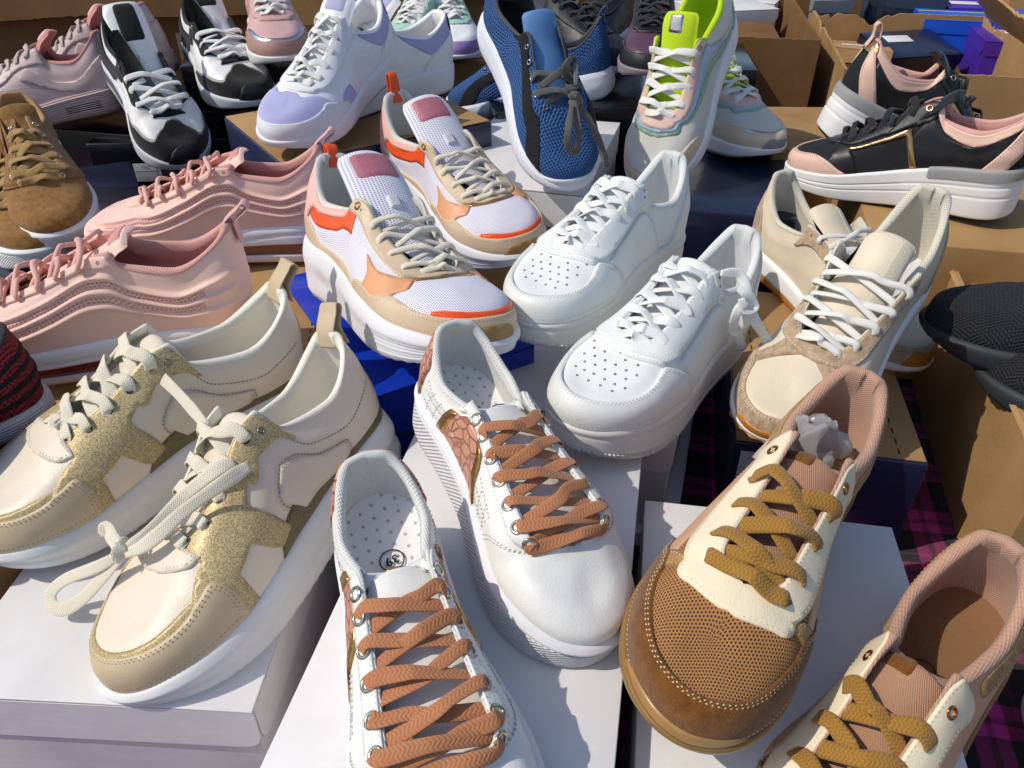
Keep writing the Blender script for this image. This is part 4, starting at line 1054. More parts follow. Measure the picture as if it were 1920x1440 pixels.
def style_red(s):
    kn = M('knit', '98202C', p=.006, dark='120406'); bk = M('knit', '141214', p=.004)
    s.upper(kn)
    for k in (.18, .34, .50, .66): s.panel('stripe', [(-.5, k, 1), (-.2, k + .02), (0, k + .02), (.2, k + .02), (.5, k, 1), (.5, k + .06, 1), (.2, k + .085), (0, k + .085), (-.2, k + .085), (-.5, k + .06, 1)], bk, thk=.0004)
    s.lining(M('weave', '1A1416'), pad=.006); s.insole(bk); s.tongue(bk, ext=.06)
    E = s.eyes(5); s.lace(E, M('lace', '17171A'), width=.0075, thick=.0028)
    s.band('midsole', .62, 1.12, M('rubber', 'E6E4EA', ribs=.003), lambda f: RUN(np.minimum(f, 1.1)) + .001, nf=6)
    s.band('air_unit', .12, .62, M('clear', '8E1828'), lambda f: RUN(f) + .002 * gauss(f, .4, .2), nf=8, cap=(False, False)); s.band('outsole', 0, .12, M('rubber', '1A1416'), RUN, tread(.01, .002, .1), nf=4)

def style_slip(s):
    kn = M('knit', '22242A', p=.0050, dark='08090B'); rb = M('rubber', '303438', .6)
    s.upper(kn)
    s.lining(M('weave', '141518'), pad=.007); s.insole(M('weave', '141518')); s.tongue(kn, ext=.10, lift=.02, thick=.026, wtop=.09)
    s.band('midsole', 0, 1.14, rb, lambda f: RUN(np.minimum(f, 1.1)) + .001, tread(.014, .001, .25), nf=8)

def style_generic(s):
    """partly hidden shoes of the back rows; colours from s.g['pal']"""
    a, b, c, d, e = s.g['pal']       # base, toe cap, eyestay, lace, sole
    s.upper(M('leather', a, .42))
    s.toe('toe_trim', [(.66, .16), (.72, .40), (.80, .48), (.90, .46), (1, .48)], M('foil', 'C9CDD2', .25), thk=.0008) if s.g.get('trim') else None
    s.toe('toe_cap', [(.62, .05), (.66, .24), (.74, .38), (.82, .36), (.90, .36), (1, .40)], M('leather', b, .5), thk=.0014, stitch=.003)
    s.both('eyestay', [(.385, .985, 1), (.55, .992), (.72, .995, 1), ('p', .80, 0, 1), ('p', .794, .05), ('p', .77, .09), (.62, .68), (.50, .66), (.40, .66), (.35, .80)], M('leather', c, .5), thk=.0016, stitch=.003)
    s.lining(M('weave', s.g.get('lin', c), p=.002), pad=.008); s.insole(M('weave', a)); s.tongue(M('leather', s.g.get('ton', a), .5), ext=.08)
    E = s.eyes(6); s.eyelets(E, M('plain', '303034'), r=.0012, t=.0006, off=.0018); s.lace(E, M('lace', d, p=.0022), width=.0085, thick=.0024, rise=.006)
    s.band('midsole', .12, 1.10, M('rubber', e), RUN, nf=8); s.band('outsole', 0, .12, M('rubber', s.g.get('out', 'B0B0B4')), RUN, tread(.012, .0015, .1), nf=3)
    s.stitches(M('plain', '8A8A8C'))
GEO = {
    'cream': dict(tbx=0.703, tex=0.414, hz=0.463, dipz=0.345, tez=0.464, tbz=0.302, tey=0.068, gap=0.055, spz=0.235, w=1.10, sole=[(0, 0.178), (0.3, 0.160), (0.55, 0.138), (0.75, 0.118), (1, 0.098)], L=0.292, hx=0.01),
    'copper': dict(ankw=1.2, tbx=0.781, tex=0.344, hz=0.365, dipz=0.28, tez=0.334, tbz=0.242, tey=0.076, gap=0.104, spz=0.222, w=1.05, sole=[(0, 0.145), (0.3, 0.14), (0.55, 0.134), (0.75, 0.13), (1, 0.126)], L=0.2635),
    'air': dict(toen=2.5, tbx=0.731, tex=0.412, hz=0.449, dipz=0.31, tez=0.437, tbz=0.289, tey=0.061, gap=0.058, spz=0.235, w=0.984, sole=[(0, 0.154), (0.3, 0.148), (0.55, 0.139), (0.75, 0.132), (1, 0.123)], L=0.288),
    'beige': dict(tbx=0.717, tex=0.408, hz=0.443, dipz=0.285, tez=0.384, tbz=0.246, tey=0.128, gap=0.081, spz=0.188, w=1.014, sole=[(0, 0.133), (0.3, 0.117), (0.55, 0.1), (0.75, 0.089), (1, 0.078)], L=0.288),
    'brown': dict(tbx=0.74, tex=0.398, hz=0.393, dipz=0.285, tez=0.387, tbz=0.255, tey=0.061, gap=0.06, spz=0.205, w=1.009, sole=[(0, 0.116), (0.3, 0.101), (0.55, 0.091), (0.75, 0.081), (1, 0.076)], L=0.295),
    'orange': dict(tbx=0.751, tex=0.452, hz=0.461, dipz=0.325, tez=0.391, tbz=0.229, tey=0.093, gap=0.072, spz=0.22, w=1.10, sole=[(0, 0.194), (0.3, 0.169), (0.55, 0.139), (0.75, 0.115), (1, 0.097)], L=0.311),
    'pink': dict(tbx=0.732, tex=0.386, hz=0.466, dipz=0.352, tez=0.416, tbz=0.246, tey=0.087, gap=0.064, spz=0.205, w=1.004, sole=[(0, 0.160), (0.3, 0.142), (0.55, 0.12), (0.75, 0.102), (1, 0.088)], L=0.295),
    'lav': dict(tbx=0.746, tex=0.407, hz=0.375, dipz=0.29, tez=0.421, tbz=0.238, tey=0.045, gap=0.05, spz=0.205, w=1.007, sole=[(0, 0.142), (0.3, 0.126), (0.55, 0.109), (0.75, 0.093), (1, 0.082)], L=0.285),
    'blue': dict(tbx=0.722, tex=0.439, hz=0.43, dipz=0.3, tez=0.395, tbz=0.266, tey=0.068, gap=0.078, spz=0.205, w=1.025, sole=[(0, 0.141), (0.3, 0.127), (0.55, 0.107), (0.75, 0.088), (1, 0.078)], L=0.29),
    'neon': dict(tbx=0.724, tex=0.44, hz=0.4, dipz=0.31, tez=0.419, tbz=0.268, tey=0.097, gap=0.077, spz=0.205, w=1.01, sole=[(0, 0.136), (0.3, 0.121), (0.55, 0.105), (0.75, 0.094), (1, 0.084)], L=0.285),
    'wedge': dict(tbx=0.746, tex=0.39, hz=0.464, dipz=0.371, tez=0.476, tbz=0.258, tey=0.037, gap=0.061, spz=0.215, w=1.028, sole=[(0, 0.232), (0.3, 0.206), (0.55, 0.156), (0.75, 0.12), (1, 0.10)], L=0.278),
    'mauve': dict(tbx=0.708, tex=0.381, hz=0.42, dipz=0.299, tez=0.408, tbz=0.276, tey=0.061, gap=0.057, spz=0.215, w=1.01, sole=[(0, 0.135), (0.3, 0.12), (0.55, 0.1), (0.75, 0.085), (1, 0.075)], L=0.285),
    'bw': dict(tbx=0.754, tex=0.428, hz=0.401, dipz=0.305, tez=0.374, tbz=0.261, tey=0.106, gap=0.106, spz=0.21, w=1.10, sole=[(0, 0.164), (0.3, 0.147), (0.55, 0.124), (0.75, 0.107), (1, 0.096)], L=0.285),
    'tan': dict(tbx=0.759, tex=0.383, hz=0.355, dipz=0.285, tez=0.386, tbz=0.252, tey=0.025, gap=0.083, spz=0.225, w=1.011, sole=[(0, 0.141), (0.3, 0.136), (0.55, 0.13), (0.75, 0.127), (1, 0.122)], L=0.28),
}
POSE0 = {
    'cream_front': [-0.1176, 0.5481, 0.1228, 241.9, 3.1, 15.8],
    'cream_back': [-0.2051, 0.6111, 0.132, 224.6, -0.0, -0.0],
    'copper_front': [-0.0967, 0.4027, 0.1695, 288.8, 6.6, 3.9],
    'copper_back': [-0.0655, 0.5307, 0.1922, 297.0, 9.1, -7.8],
    'air_front': [0.2272, 0.7035, 0.1499, 230.9, -4.7, -1.6],
    'air_back': [0.1824, 0.8347, 0.178, 232.2, -3.7, 1.6],
    'beige_front': [0.4144, 0.7298, 0.1988, 226.3, 10.5, -5.8],
    'beige_back': [0.3315, 0.9559, 0.1203, 292.3, 3.7, -2.7],
    'brown_back': [0.2501, 0.4775, 0.1572, 234.9, -2.9, -8.8],
    'brown_front': [0.3428, 0.3601, 0.1166, 221.9, 11.2, 0.7],
    'orange_front': [-0.2079, 0.7775, 0.1768, 307.0, -8.5, -11.7],
    'orange_back': [-0.1584, 1.0748, 0.1675, 304.8, -0.1, 1.9],
    'pink_back': [-0.2282, 0.9083, 0.1539, 188.2, -2.7, 0.9],
    'pink_front': [-0.2546, 0.6505, 0.1711, 188.3, -2.6, -0.1],
    'lav_front': [-0.1961, 1.2204, 0.3009, 249.4, 8.3, -4.0],
    'lav_back': [-0.1053, 1.3132, 0.2502, 222, 0, 0],
    'blue_front': [-0.0257, 1.1671, 0.3668, 294.9, 31.5, 3.2],
    'blue_back': [0.1752, 1.3699, 0.2263, 172.6, 10.2, -0.1],
    'neon_front': [0.3073, 1.2105, 0.3627, 238.9, 39.0, 3.5],
    'neon_back': [0.2558, 1.363, 0.1959, 296, 0, 0],
    'wedge_front': [0.6164, 0.8935, 0.2055, 143.0, 2.7, -0.6],
    'wedge_back': [0.45428999999999997, 1.155048, 0.22893000000000008, 354.1, 18.5, 0.9],
    'mauve_front': [-0.6516, 1.3516, 0.2116, 183.7, 9.0, 0.9],
    'mauve_back': [-0.5903, 1.4275, 0.2435, 180.0, 13.1, -1.0],
    'bw_front': [-0.6647, 1.3767, 0.2553, 307.2, 20.2, 0.3],
    'bw_back': [-0.5765, 1.5151, 0.2444, 303, 6, 0],
    'tan_front': [-0.7066, 1.1197, 0.2042, 301.8, 9.4, 0.7],
}
# ------------------------------------------------------------------ the shoes on the stall
ST = dict(cream=style_cream, copper=style_copper, air=style_air, beige=style_beige, brown=style_brown, orange=style_orange, pink=style_pink, lav=style_lav, blue=style_blue, neon=style_neon, wedge=style_wedge, mauve=style_mauve, bw=style_bw, tan=style_tan, red=style_red, slip=style_slip, generic=style_generic)
def put(name, style, foot, x, y, z, yaw, pitch, roll, label, group, extra=None, lod=1.0, geo=None, cat='sneaker'):
    g = dict(GEO.get(style, {}));
    if style == 'pink': g['relief'] = pink_relief
    if geo: g.update(geo)
    if extra: g['extra'] = extra
    s = Shoe(name, foot, g, (x, y, z), (R(roll), R(pitch), R(yaw)), label, group, cat, lod)
    ST[style](s); return s
# ------------------------------------------------------------------ the setting: ground, plaid cloth
def plaid_mat():
    T = NT('plaid_cloth'); tc = T.n('TexCoord'); ob = tc.outputs['Object']; b = T.b
    mp = T.n('Mapping', Vector=ob); mp.inputs['Rotation'].default_value = (0, 0, R(12))
    wob = T.n('TexNoise', Vector=ob, Scale=8.0, Detail=2.0)
    vv = T.n('VectorMath', _operation='ADD', i0=mp.outputs[0]); sc2 = T.n('VectorMath', _operation='SCALE', i0=wob.outputs['Color']); sc2.inputs['Scale'].default_value = .006
    T.l(sc2.outputs[0], vv.inputs[1])
    sp = T.n('SeparateXYZ', Vector=vv.outputs[0])
    def axis(o, per):
        f = T.math('FRACT', T.math('DIVIDE', o, per))
        band = T.ramp(f, [(0, 0.0), (.30, 1.0), (.46, .35), (.54, 1.0), (.70, 0.0), (.84, .25), (.88, 0.0)], 'CONSTANT')
        return band
    bx, by = axis(sp.outputs[0], .070), axis(sp.outputs[1], .078)
    tw = T.math('ADD', T.math('MULTIPLY', T.math('SINE', T.math('MULTIPLY', T.math('ADD', sp.outputs[0], sp.outputs[1]), 6.283 / .0016)), .5), .5)
    m = T.mix(.5, bx, by)
    colr = T.ramp(m, [(0, lin('15111B')), (.5, lin('86205A')), (1, lin('D83C98'))])
    colr = T.mix(T.math('MULTIPLY', tw, .45), colr, T.mix(1.0, colr, (.35, .35, .4), 'MULTIPLY'))
    T.set(b.inputs['Base Color'], colr); b.inputs['Roughness'].default_value = .95; b.inputs['Sheen Weight'].default_value = .1
    T.l(T.bump(T.math('ADD', tw, T.noise(ob, 300, 3)), .5, .0008), b.inputs['Normal'])
    return T.m
def asphalt():
    T = NT('asphalt'); tc = T.n('TexCoord'); ob = tc.outputs['Object']
    n = T.noise(ob, 90, 6, .7); g = T.noise(ob, 2.5, 4)
    T.set(T.b.inputs['Base Color'], T.mix(n, (.03, .03, .032), T.mix(g, (.075, .072, .07), (.045, .045, .048)))); T.b.inputs['Roughness'].default_value = .9
    T.l(T.bump(n, .6, .004), T.b.inputs['Normal']); return T.m
me = mesh('ground', [(-30, -10, -.40), (30, -10, -.40), (30, 60, -.40), (-30, 60, -.40)], [[0, 1, 2, 3]])
link('ground', me, asphalt())['kind'] = 'structure'
nx, ny = 120, 110
X, Y = np.meshgrid(np.linspace(-1.35, 1.35, nx), np.linspace(-.25, 1.95, ny), indexing='ij')
Z = .004 * np.sin(X * 21 + 3 * Y) * np.sin(Y * 17 - X * 4) + .003 * np.sin(X * 47 - Y * 13)
Zd = np.maximum(np.abs(X) - 1.15, 0) + np.maximum(Y - 1.78, 0) + np.maximum(-.1 - Y, 0)
Z = Z - np.minimum(Zd * 6, .36)
Pc = np.stack([X, Y, Z - .002], -1)
o = gobj('table_cloth', Pc, plaid_mat(), None); tag(o, 'dark magenta and black plaid cloth covering the stall table under the boxes', 'cloth')
# ------------------------------------------------------------------ boxes and cartons
def rbox(name, sx, sy, sz, mat, parent=None, loc=(0, 0, 0), bev=.0015, rot=(0, 0, 0), warp=.0):
    bm = bmesh.new(); bmesh.ops.create_cube(bm, size=1.0)
    for v in bm.verts: v.co = (v.co.x * sx, v.co.y * sy, v.co.z * sz)
    bmesh.ops.subdivide_edges(bm, edges=bm.edges[:], cuts=3, use_grid_fill=True) if warp else None
    bmesh.ops.bevel(bm, geom=[e for e in bm.edges if e.is_manifold and e.calc_face_angle(0) > 1], offset=bev, segments=2, affect='EDGES', profile=.6)
    if warp:
        ph = RNG.uniform(0, 6, 3)
        for v in bm.verts:
            v.co += Vector((math.sin(v.co.y * 23 + ph[0]) * warp * .5, math.sin(v.co.x * 19 + ph[1]) * warp * .5, math.sin(v.co.x * 17 + v.co.y * 13 + ph[2]) * warp))
    me = bpy.data.meshes.new(name); bm.to_mesh(me); bm.free()
    o = link(name, me, mat, parent); o.location = loc; o.rotation_euler = rot
    return o
def flap_mesh(name, w, h, t, r=.012, jag=0.0, rip=0):
    """panel in local XZ hanging down from z=0 with rounded lower corners, thickness t along y"""
    pts = [(-w/2, 0), (w/2, 0)]
    n = 6
    if jag:
        m = max(10, int(w / .008)); xs = np.linspace(w/2, -w/2, m)
        dz = RNG.normal(0, jag * .35, m)
        for _ in range(RNG.integers(1, 4)):
            k0 = RNG.integers(0, m); wd = RNG.integers(2, max(3, m // 5)); dz += np.clip(1 - np.abs(np.arange(m) - k0) / wd, 0, 1) * RNG.uniform(2, 10) * jag * (1 + .3 * RNG.normal(0, 1, m))
        dz = np.maximum(dz, -.002); pts += [(x, -h + d) for x, d in zip(xs, dz)]
    else:
        pts += [(w/2 - r + r*math.cos(a), -h + r + r*math.sin(a)) for a in np.linspace(0, -math.pi/2, n)] + [(-w/2 + r - r*math.sin(a), -h + r - r*math.cos(a)) for a in np.linspace(0, math.pi/2, n)]
    k = len(pts)
    V = [(x, -t/2, z) for x, z in pts] + [(x, t/2, z) for x, z in pts]
    F = [list(range(k))[::-1], list(range(k, 2*k))] + [[i, (i+1) % k, k + (i+1) % k, k + i] for i in range(k)]
    me = mesh(name, V, F); bm = bmesh.new(); bm.from_mesh(me); bmesh.ops.recalc_face_normals(bm, faces=bm.faces); bm.to_mesh(me); bm.free()
    return me
def shoe_box(x, y, top, yaw, w, l, h, label, group, body, lid=None, lid_h=.045, pitch=0, roll=0, name='shoe_box', cat='box', mats_side=None):
    """w along local x, l along local y; origin at the base centre"""
    root = empty(name, (x, y, top - h), (R(roll), R(pitch), R(yaw))); tag(root, label, cat, group)
    rbox('body', w, l, h - .004, body, root, (0, 0, (h - .004) / 2), .0018, warp=.0009)
    if lid is not None:
        t = .0016; o = .0022
        lt = rbox('lid', w + 2*o, l + 2*o, .0022, lid, root, (0, 0, h - .0011), .0008, warp=.0007)
        for sgn, ax in ((1, 'x'), (-1, 'x'), (1, 'y'), (-1, 'y')):
            ww = (l if ax == 'x' else w) + 2*o - .001 - (.004 if ax == 'x' else 0)
            f = link('lid_flap', flap_mesh('lid_flap', ww, lid_h, t, .014), mats_side or lid, lt, smooth=False)
            tilt = RNG.uniform(.0, .035)
            if ax == 'y': f.location = (0, sgn * (l/2 + o - t/2), -.0012); f.rotation_euler = (-sgn * -tilt, 0, 0)
            else: f.location = (sgn * (w/2 + o - t/2), 0, -.0012); f.rotation_euler = (tilt * .6, 0, R(90 if sgn > 0 else -90))
    return root
def label_text(root, lines, size, loc, rot, mat, name='lettering'):
    cu = bpy.data.curves.new(name, 'FONT'); cu.body = lines; cu.size = size; cu.align_x = 'CENTER'; cu.align_y = 'CENTER'; cu.materials.append(mat)
    t_ = bpy.data.objects.new('tmp', cu); COL.objects.link(t_); bpy.context.view_layer.update()
    me = bpy.data.meshes.new_from_object(t_.evaluated_get(bpy.context.evaluated_depsgraph_get())); bpy.data.objects.remove(t_)
    o = bpy.data.objects.new(name, me); COL.objects.link(o); o.parent = root; o.location = loc; o.rotation_euler = rot
    if not me.materials: me.materials.append(mat)
    return o
WB = M('paper', 'E6E4E3', .5); WB2 = M('paper', 'D8D5D6', .52); CB = M('card', 'BE9A6C'); CB2 = M('card', 'B4803F'); CB3 = M('card', '8C6A46'); NV = M('gloss', '1B2348', .45); BKB = M('gloss', '15161C', .22); BLU = M('gloss', '1238B8', .14); DNV = M('gloss', '151C38', .32)
WBX = 'plain white shoe boxes'
def ctr(cx, cy, yaw, w, l, fx, fy):
    """centre of a box whose local corner (fx*w/2, fy*l/2) sits at (cx,cy)"""
    c, s_ = math.cos(R(yaw)), math.sin(R(yaw)); a, b = fx * w / 2, fy * l / 2
    return cx - (a * c - b * s_), cy - (a * s_ + b * c)
# under the cream pair
x, y = ctr(-.174, .286, -3, .215, .325, 1, -1)
shoe_box(x, y, .126, -3, .215, .325, .124, 'white shoe box under the cream and gold glitter sneakers', WBX, WB2, WB, .042)
# under the copper laced pair
x, y = ctr(.046, .185, -11, .190, .325, 1, -1)
shoe_box(x, y, .164, -11, .195, .335, .162, 'white shoe box under the sneakers with copper laces', WBX, WB2, WB)
x, y = ctr(.150, .545, -18, .20, .33, 1, -1)
shoe_box(x, y, .146, -18, .20, .33, .12, 'white shoe box under the plain white sneakers', WBX, WB2, WB)
shoe_box(x + .005, y - .02, .026, -16, .20, .32, .025, 'flat white box beneath the box of the plain white sneakers', WBX, WB2)
x, y = ctr(.115, .468, -9.5, .195, .33, -1, 1)
shoe_box(x, y, .137, -9.5, .195, .33, .135, 'white shoe box under the mesh toed brown sneaker', WBX, WB2, WB)
# blue glossy box
bb = shoe_box(-.125, .735, .168, 30, .18, .27, .10, 'glossy bright blue shoe box under the orange trimmed sneaker', None, M('gloss', '0E2390', .2), BLU, .05)
label_text(bb, 'D', .05, (.02, -.105, .1025), (0, 0, R(8)), M('plain', 'F0F0F4'))
shoe_box(-.127, .74, .067, 26, .19, .28, .065, 'dark navy box beneath the bright blue box', None, DNV)
shoe_box(-.085, 1.0, .165, 30, .21, .31, .16, 'cardboard box under the sneaker with the orange heel loop', None, CB, None)
# white box under the blue shoes
x, y = ctr(.092, .952, -15, .20, .31, 1, -1)
shoe_box(x, y, .212, -15, .20, .31, .105, 'white shoe box under the blue knitted running shoes', WBX, WB2, WB)
shoe_box(x + .004, y + .01, .105, -13, .195, .30, .103, 'lower white box stacked under the blue running shoes', WBX, WB2)
# black boxes
x, y = ctr(-.728, 1.300, 6, .33, .22, -1, -1)
b7 = shoe_box(x, y, .165, 6, .33, .22, .105, 'black shoe box with white size label under the black and white sneaker', None, BKB, None)
lp_ = rbox('label', .115, .0008, .032, M('paper', 'C9C9CE'), b7, (-.04, -.1104, .048), .0002)
for i, t_ in enumerate(('SIZE', 'COLOR', 'No.')):
    label_text(lp_, t_, .009, (.037 - .037 * i, -.0008, .009), (R(90), R(180), 0), M('plain', '17171A'))
rbox('line', .112, .0006, .0008, M('plain', '17171A'), lp_, (0, -.0006, .002), .0001)
for i in (-.019, .019): rbox('line', .0008, .0006, .030, M('plain', '17171A'), lp_, (i, -.0006, 0), .0001)
x, y = ctr(-.80, 1.36, -12, .30, .20, -.9, -1)
shoe_box(x, y, .175, -12, .30, .22, .12, 'black shoe box with worn corner left of the labelled one', None, BKB, None)
shoe_box(-.60, 1.42, .058, 4, .62, .40, .056, 'wide flat black box at the bottom of the black stack', None, BKB, None)
shoe_box(-.46, 1.50, .20, 8, .34, .24, .14, 'dark box under the open black and white sneaker', None, BKB, None)
# navy boxes with cardboard lids
def navy_box(x, y, top, yaw, w, l, h, label, dash=True):
    r_ = shoe_box(x, y, top, yaw, w, l, h, label, 'navy boxes with cardboard tops', NV, None)
    rbox('top_sheet', w - .004, l - .004, .0016, CB, r_, (0, 0, h - .0024), .0004)
    if dash:
        dk = M('plain', '4A3018')
        for sx in (-.36, .36):
            for i in range(int(l / .016)):
                rbox('dash', .0014, .009, .0005, dk, r_, (sx * w, -l / 2 + .012 + i * .016, h - .0012), .0001)
    return r_
x, y = ctr(.217, .573, -11, .178, .31, -1, -1)
nb_ = navy_box(x, y, .118, -11, .178, .31, .116, 'navy box with dashed cardboard top under the beige sneakers')
lb = rbox('label', .052, .0008, .055, M('paper', 'C9C9D0'), nb_, (-.055, -.1556, .075), .0003)
label_text(lb, '7-', .018, (-.008, -.0008, .012), (R(90), 0, 0), M('plain', '17171A')); rbox('line', .05, .0006, .0008, M('plain', '17171A'), lb, (0, -.0006, -.004), .0001)
navy_box(-.30, .90, .152, 5, .40, .22, .15, 'navy box with cardboard top under the upper pink sneaker')
navy_box(-.37, .665, .168, 7, .44, .20, .12, 'navy box with cardboard top under the lower pink sneaker')
navy_box(-.23, 1.15, .252, 34, .32, .24, .105, 'navy box with cardboard top under the lavender sneakers')
shoe_box(-.22, 1.12, .148, 28, .30, .24, .146, 'cardboard box at the bottom of the stack of the lavender sneakers', None, CB3)
# under the neon pair
shoe_box(.30, 1.09, .195, -12, .20, .30, .115, 'scuffed dark navy box under the pastel sneakers', None, DNV)
shoe_box(.31, 1.07, .08, -8, .20, .31, .078, 'dark box at the bottom of the pastel sneakers stack', None, DNV)
shoe_box(.13, 1.42, .225, 10, .36, .24, .20, 'dark box under the crosswise blue running shoe', None, BKB)
# under the platform pair
x, y = ctr(.445, .885, -12, .36, .33, -1, -1)
shoe_box(x, y, .200, -12, .36, .40, .198, 'large cardboard box under the black and pink platform sneakers', None, CB)
shoe_box(.56, 1.24, .212, -4, .32, .22, .21, 'cardboard box under the rear platform sneaker', None, CB)
shoe_box(-.66, 1.02, .152, 28, .26, .40, .150, 'dark box under the tan suede shoes', None, DNV)
shoe_box(-.56, .46, .150, 38, .24, .30, .148, 'brown cardboard box under the red and black knit sneaker', None, CB3)
shoe_box(-.47, 1.55, .272, 12, .26, .30, .072, 'dark box under the dusty pink sneaker', None, BKB)
shoe_box(-.17, 1.80, .222, -4, .44, .36, .22, 'cardboard box under the mint green sneakers', None, CB)
shoe_box(.24, 1.68, .232, -6, .48, .28, .23, 'dark box under the black sneakers of the back row', None, BKB)
# under the slip-ons, right
def carton(x, y, yaw, w, l, top, bot, label, mat, flaps=(), jag=.0, inner=None, name='carton', fillz=None):
    root = empty(name, (x, y, bot), (0, 0, R(yaw))); tag(root, label, 'carton', None)
    H = top - bot; t = .006
    for ax, sg in (('y', -1), ('y', 1), ('x', -1), ('x', 1)):
        ww = w if ax == 'y' else l - 2*t
        me = flap_mesh('wall', ww, H, t, .001, jag)
        o = link('wall', me, mat, root, smooth=False)
        # hang upside down so the jagged edge is on top
        if ax == 'y': o.location = (0, sg * (l/2 - t/2), 0); o.rotation_euler = (0, R(180), 0)
        else: o.location = (sg * (w/2 - t/2), 0, 0); o.rotation_euler = (0, R(180), R(90))
    rbox('bottom', w - 2*t, l - 2*t, .004, mat, root, (0, 0, .004), .0005)
    rbox('tape', .045, .0008, H * .55, M('gloss', 'A98A58', .3), root, (w * .08, -l/2 - .0006, H * .45), .0002)
    for ax, sg, ang, fl in flaps:
        ww = (w if ax == 'y' else l) * .97
        o = link('flap', flap_mesh('flap', ww, fl, .005, .006, jag * .8), inner or mat, root, smooth=False)
        if ax == 'y': o.location = (0, sg * (l/2 + .002), H); o.rotation_euler = (R(sg * ang), 0, 0)
        else: o.location = (sg * (w/2 + .002), 0, H); o.rotation_euler = (R(ang), 0, R(90) if sg > 0 else R(-90))
    return root
carton(.80, .62, -14, .62, .46, .165, .0, 'open cardboard carton under the black slip-on shoes', CB, [('x', -1, 35, .12)], 0)
rbox('t', .1, .1, .1, CB) if False else None
shoe_box(.80, .64, .155, -14, .56, .40, .14, 'cardboard inlay filling the carton under the black slip-on shoes', None, CB2)
shoe_box(.62, .36, .10, -12, .30, .30, .098, 'brown cardboard box beside the brown sneaker at the right edge', None, CB3)
# ------------------------------------------------------------------ cartons behind the stall
BGC = []
def bg_carton(x, y, yaw, w, l, top, label, mat, flaps=(), jag=.003):
    return carton(x, y, yaw, w, l, top, -.40, label, mat, flaps, jag)
bg_carton(.50, 2.05, -10, .40, .62, .24, 'dark brown carton left of the one with a torn edge', CB3, [('x', -1, 20, .16)])
bg_carton(.93, 1.86, -12, .42, .62, .21, 'open carton with ragged torn edge behind the platform sneakers', CB, [('x', 1, 140, .10)], .0022)
bg_carton(1.37, 1.96, -15, .38, .66, .17, 'carton filled with blue and purple shoe boxes', CB, [], .0022)
bg_carton(1.80, 2.02, -16, .42, .62, .15, 'carton with black and brown shoe boxes at the right edge', CB, [('x', -1, 30, .12)])
bg_carton(.76, 2.56, -10, .46, .50, .23, 'far carton with white shoe boxes', CB3, [('x', 1, 160, .12)])
bg_carton(1.28, 2.70, -14, .48, .52, .22, 'far carton with a black and white box on top', CB, [('x', -1, 150, .14)])
bg_carton(1.86, 2.75, -12, .56, .52, .24, 'large orange brown carton with raised flaps in the top right corner', CB2, [('y', -1, 172, .20), ('x', -1, 165, .22)])
bg_carton(1.30, 3.40, -8, .7, .5, .22, 'farthest carton behind the black and white box', CB3, [('y', -1, 165, .2)])
bg_carton(2.2, 3.45, -8, .8, .5, .26, 'farthest carton at the top right edge', CB2, [('y', -1, 165, .2)])
bg_carton(.52, 3.3, 4, .6, .5, .24, 'farthest dark carton behind the neon lined sneaker', CB3, [('y', -1, 165, .2)])
bg_carton(-.85, 2.05, 8, 1.1, .4, .46, 'shaded brown carton behind the mauve sneakers', CB3, [('y', -1, 12, .2)], .001)
bg_carton(-.22, 2.02, -3, .5, .4, .42, 'tan carton behind the open black and white sneaker', CB, [('y', -1, 20, .12)], .001)
PUR = M('paper', '4A28A0', .4); BL2 = M('paper', '2060E0', .35); CBX = M('card', 'C8A474'); GRY = M('paper', '8A8A92')
def bx(x, y, top, yaw, w, l, h, label, body, lid=None, pitch=0, roll=0, sticker=True):
    r_ = shoe_box(x, y, top, yaw, w, l, h, label, 'shoe boxes in the cartons', body, lid, .03, pitch, roll)
    if sticker and random.random() < .7: rbox('sticker', .07, .035, .0008, WB, r_, (random.uniform(-.3, .3) * w, random.uniform(-.3, .3) * l, h + .0006), .0002, (0, 0, random.uniform(-.1, .1)))
    return r_
r1 = bx(1.23, 2.20, .20, -14, .30, .19, .10, 'bright blue shoe box with a yellow line in a carton', BL2, BL2, sticker=False); rbox('yellow_line', .3, .006, .001, M('plain', 'D8C040'), r1, (0, 0.02, .1006), .0002)
bx(1.27, 2.00, .19, -16, .26, .20, .10, 'deep purple shoe box in front of the bright blue one', PUR, PUR); bx(1.30, 1.78, .165, -14, .26, .14, .09, 'small purple and blue shoe box at the front of its carton', PUR, BL2)
bx(1.45, 2.14, .18, -16, .10, .30, .10, 'upright brown shoe box right of the bright blue one', CBX, CBX); bx(1.47, 1.84, .175, -14, .10, .28, .10, 'narrow white shoe box right of the purple one', WB2, WB)
bx(1.74, 2.2, .20, -30, .22, .30, .09, 'cardboard topped box with black sides and a white label', BKB, CBX); bx(1.78, 1.93, .175, -20, .22, .30, .09, 'cardboard shoe box with dark rim below the black sided one', DNV, CBX); bx(1.95, 2.12, .18, -16, .2, .3, .09, 'cardboard shoe box at the right edge of its carton', CBX, CBX)
bx(.99, 2.06, .165, 14, .20, .14, .08, 'navy shoe box inside the carton with the torn edge', DNV, DNV, roll=12); bx(.84, 2.04, .16, -20, .18, .26, .08, 'open brown box beside the navy one in the torn carton', CB3, CBX, roll=-8); bx(.88, 1.76, .15, -16, .30, .20, .09, 'brown shoe box lying low in the carton with the torn edge', CBX, CBX, roll=-6)
for i in range(4): bx(.70 + .015 * i, 2.42 + .09 * i, .235 - .008 * i, -14, .30, .075, .10, ('nearest', 'second', 'third', 'farthest')[i] + ' of the white shoe boxes standing in the far carton', WB2, WB)
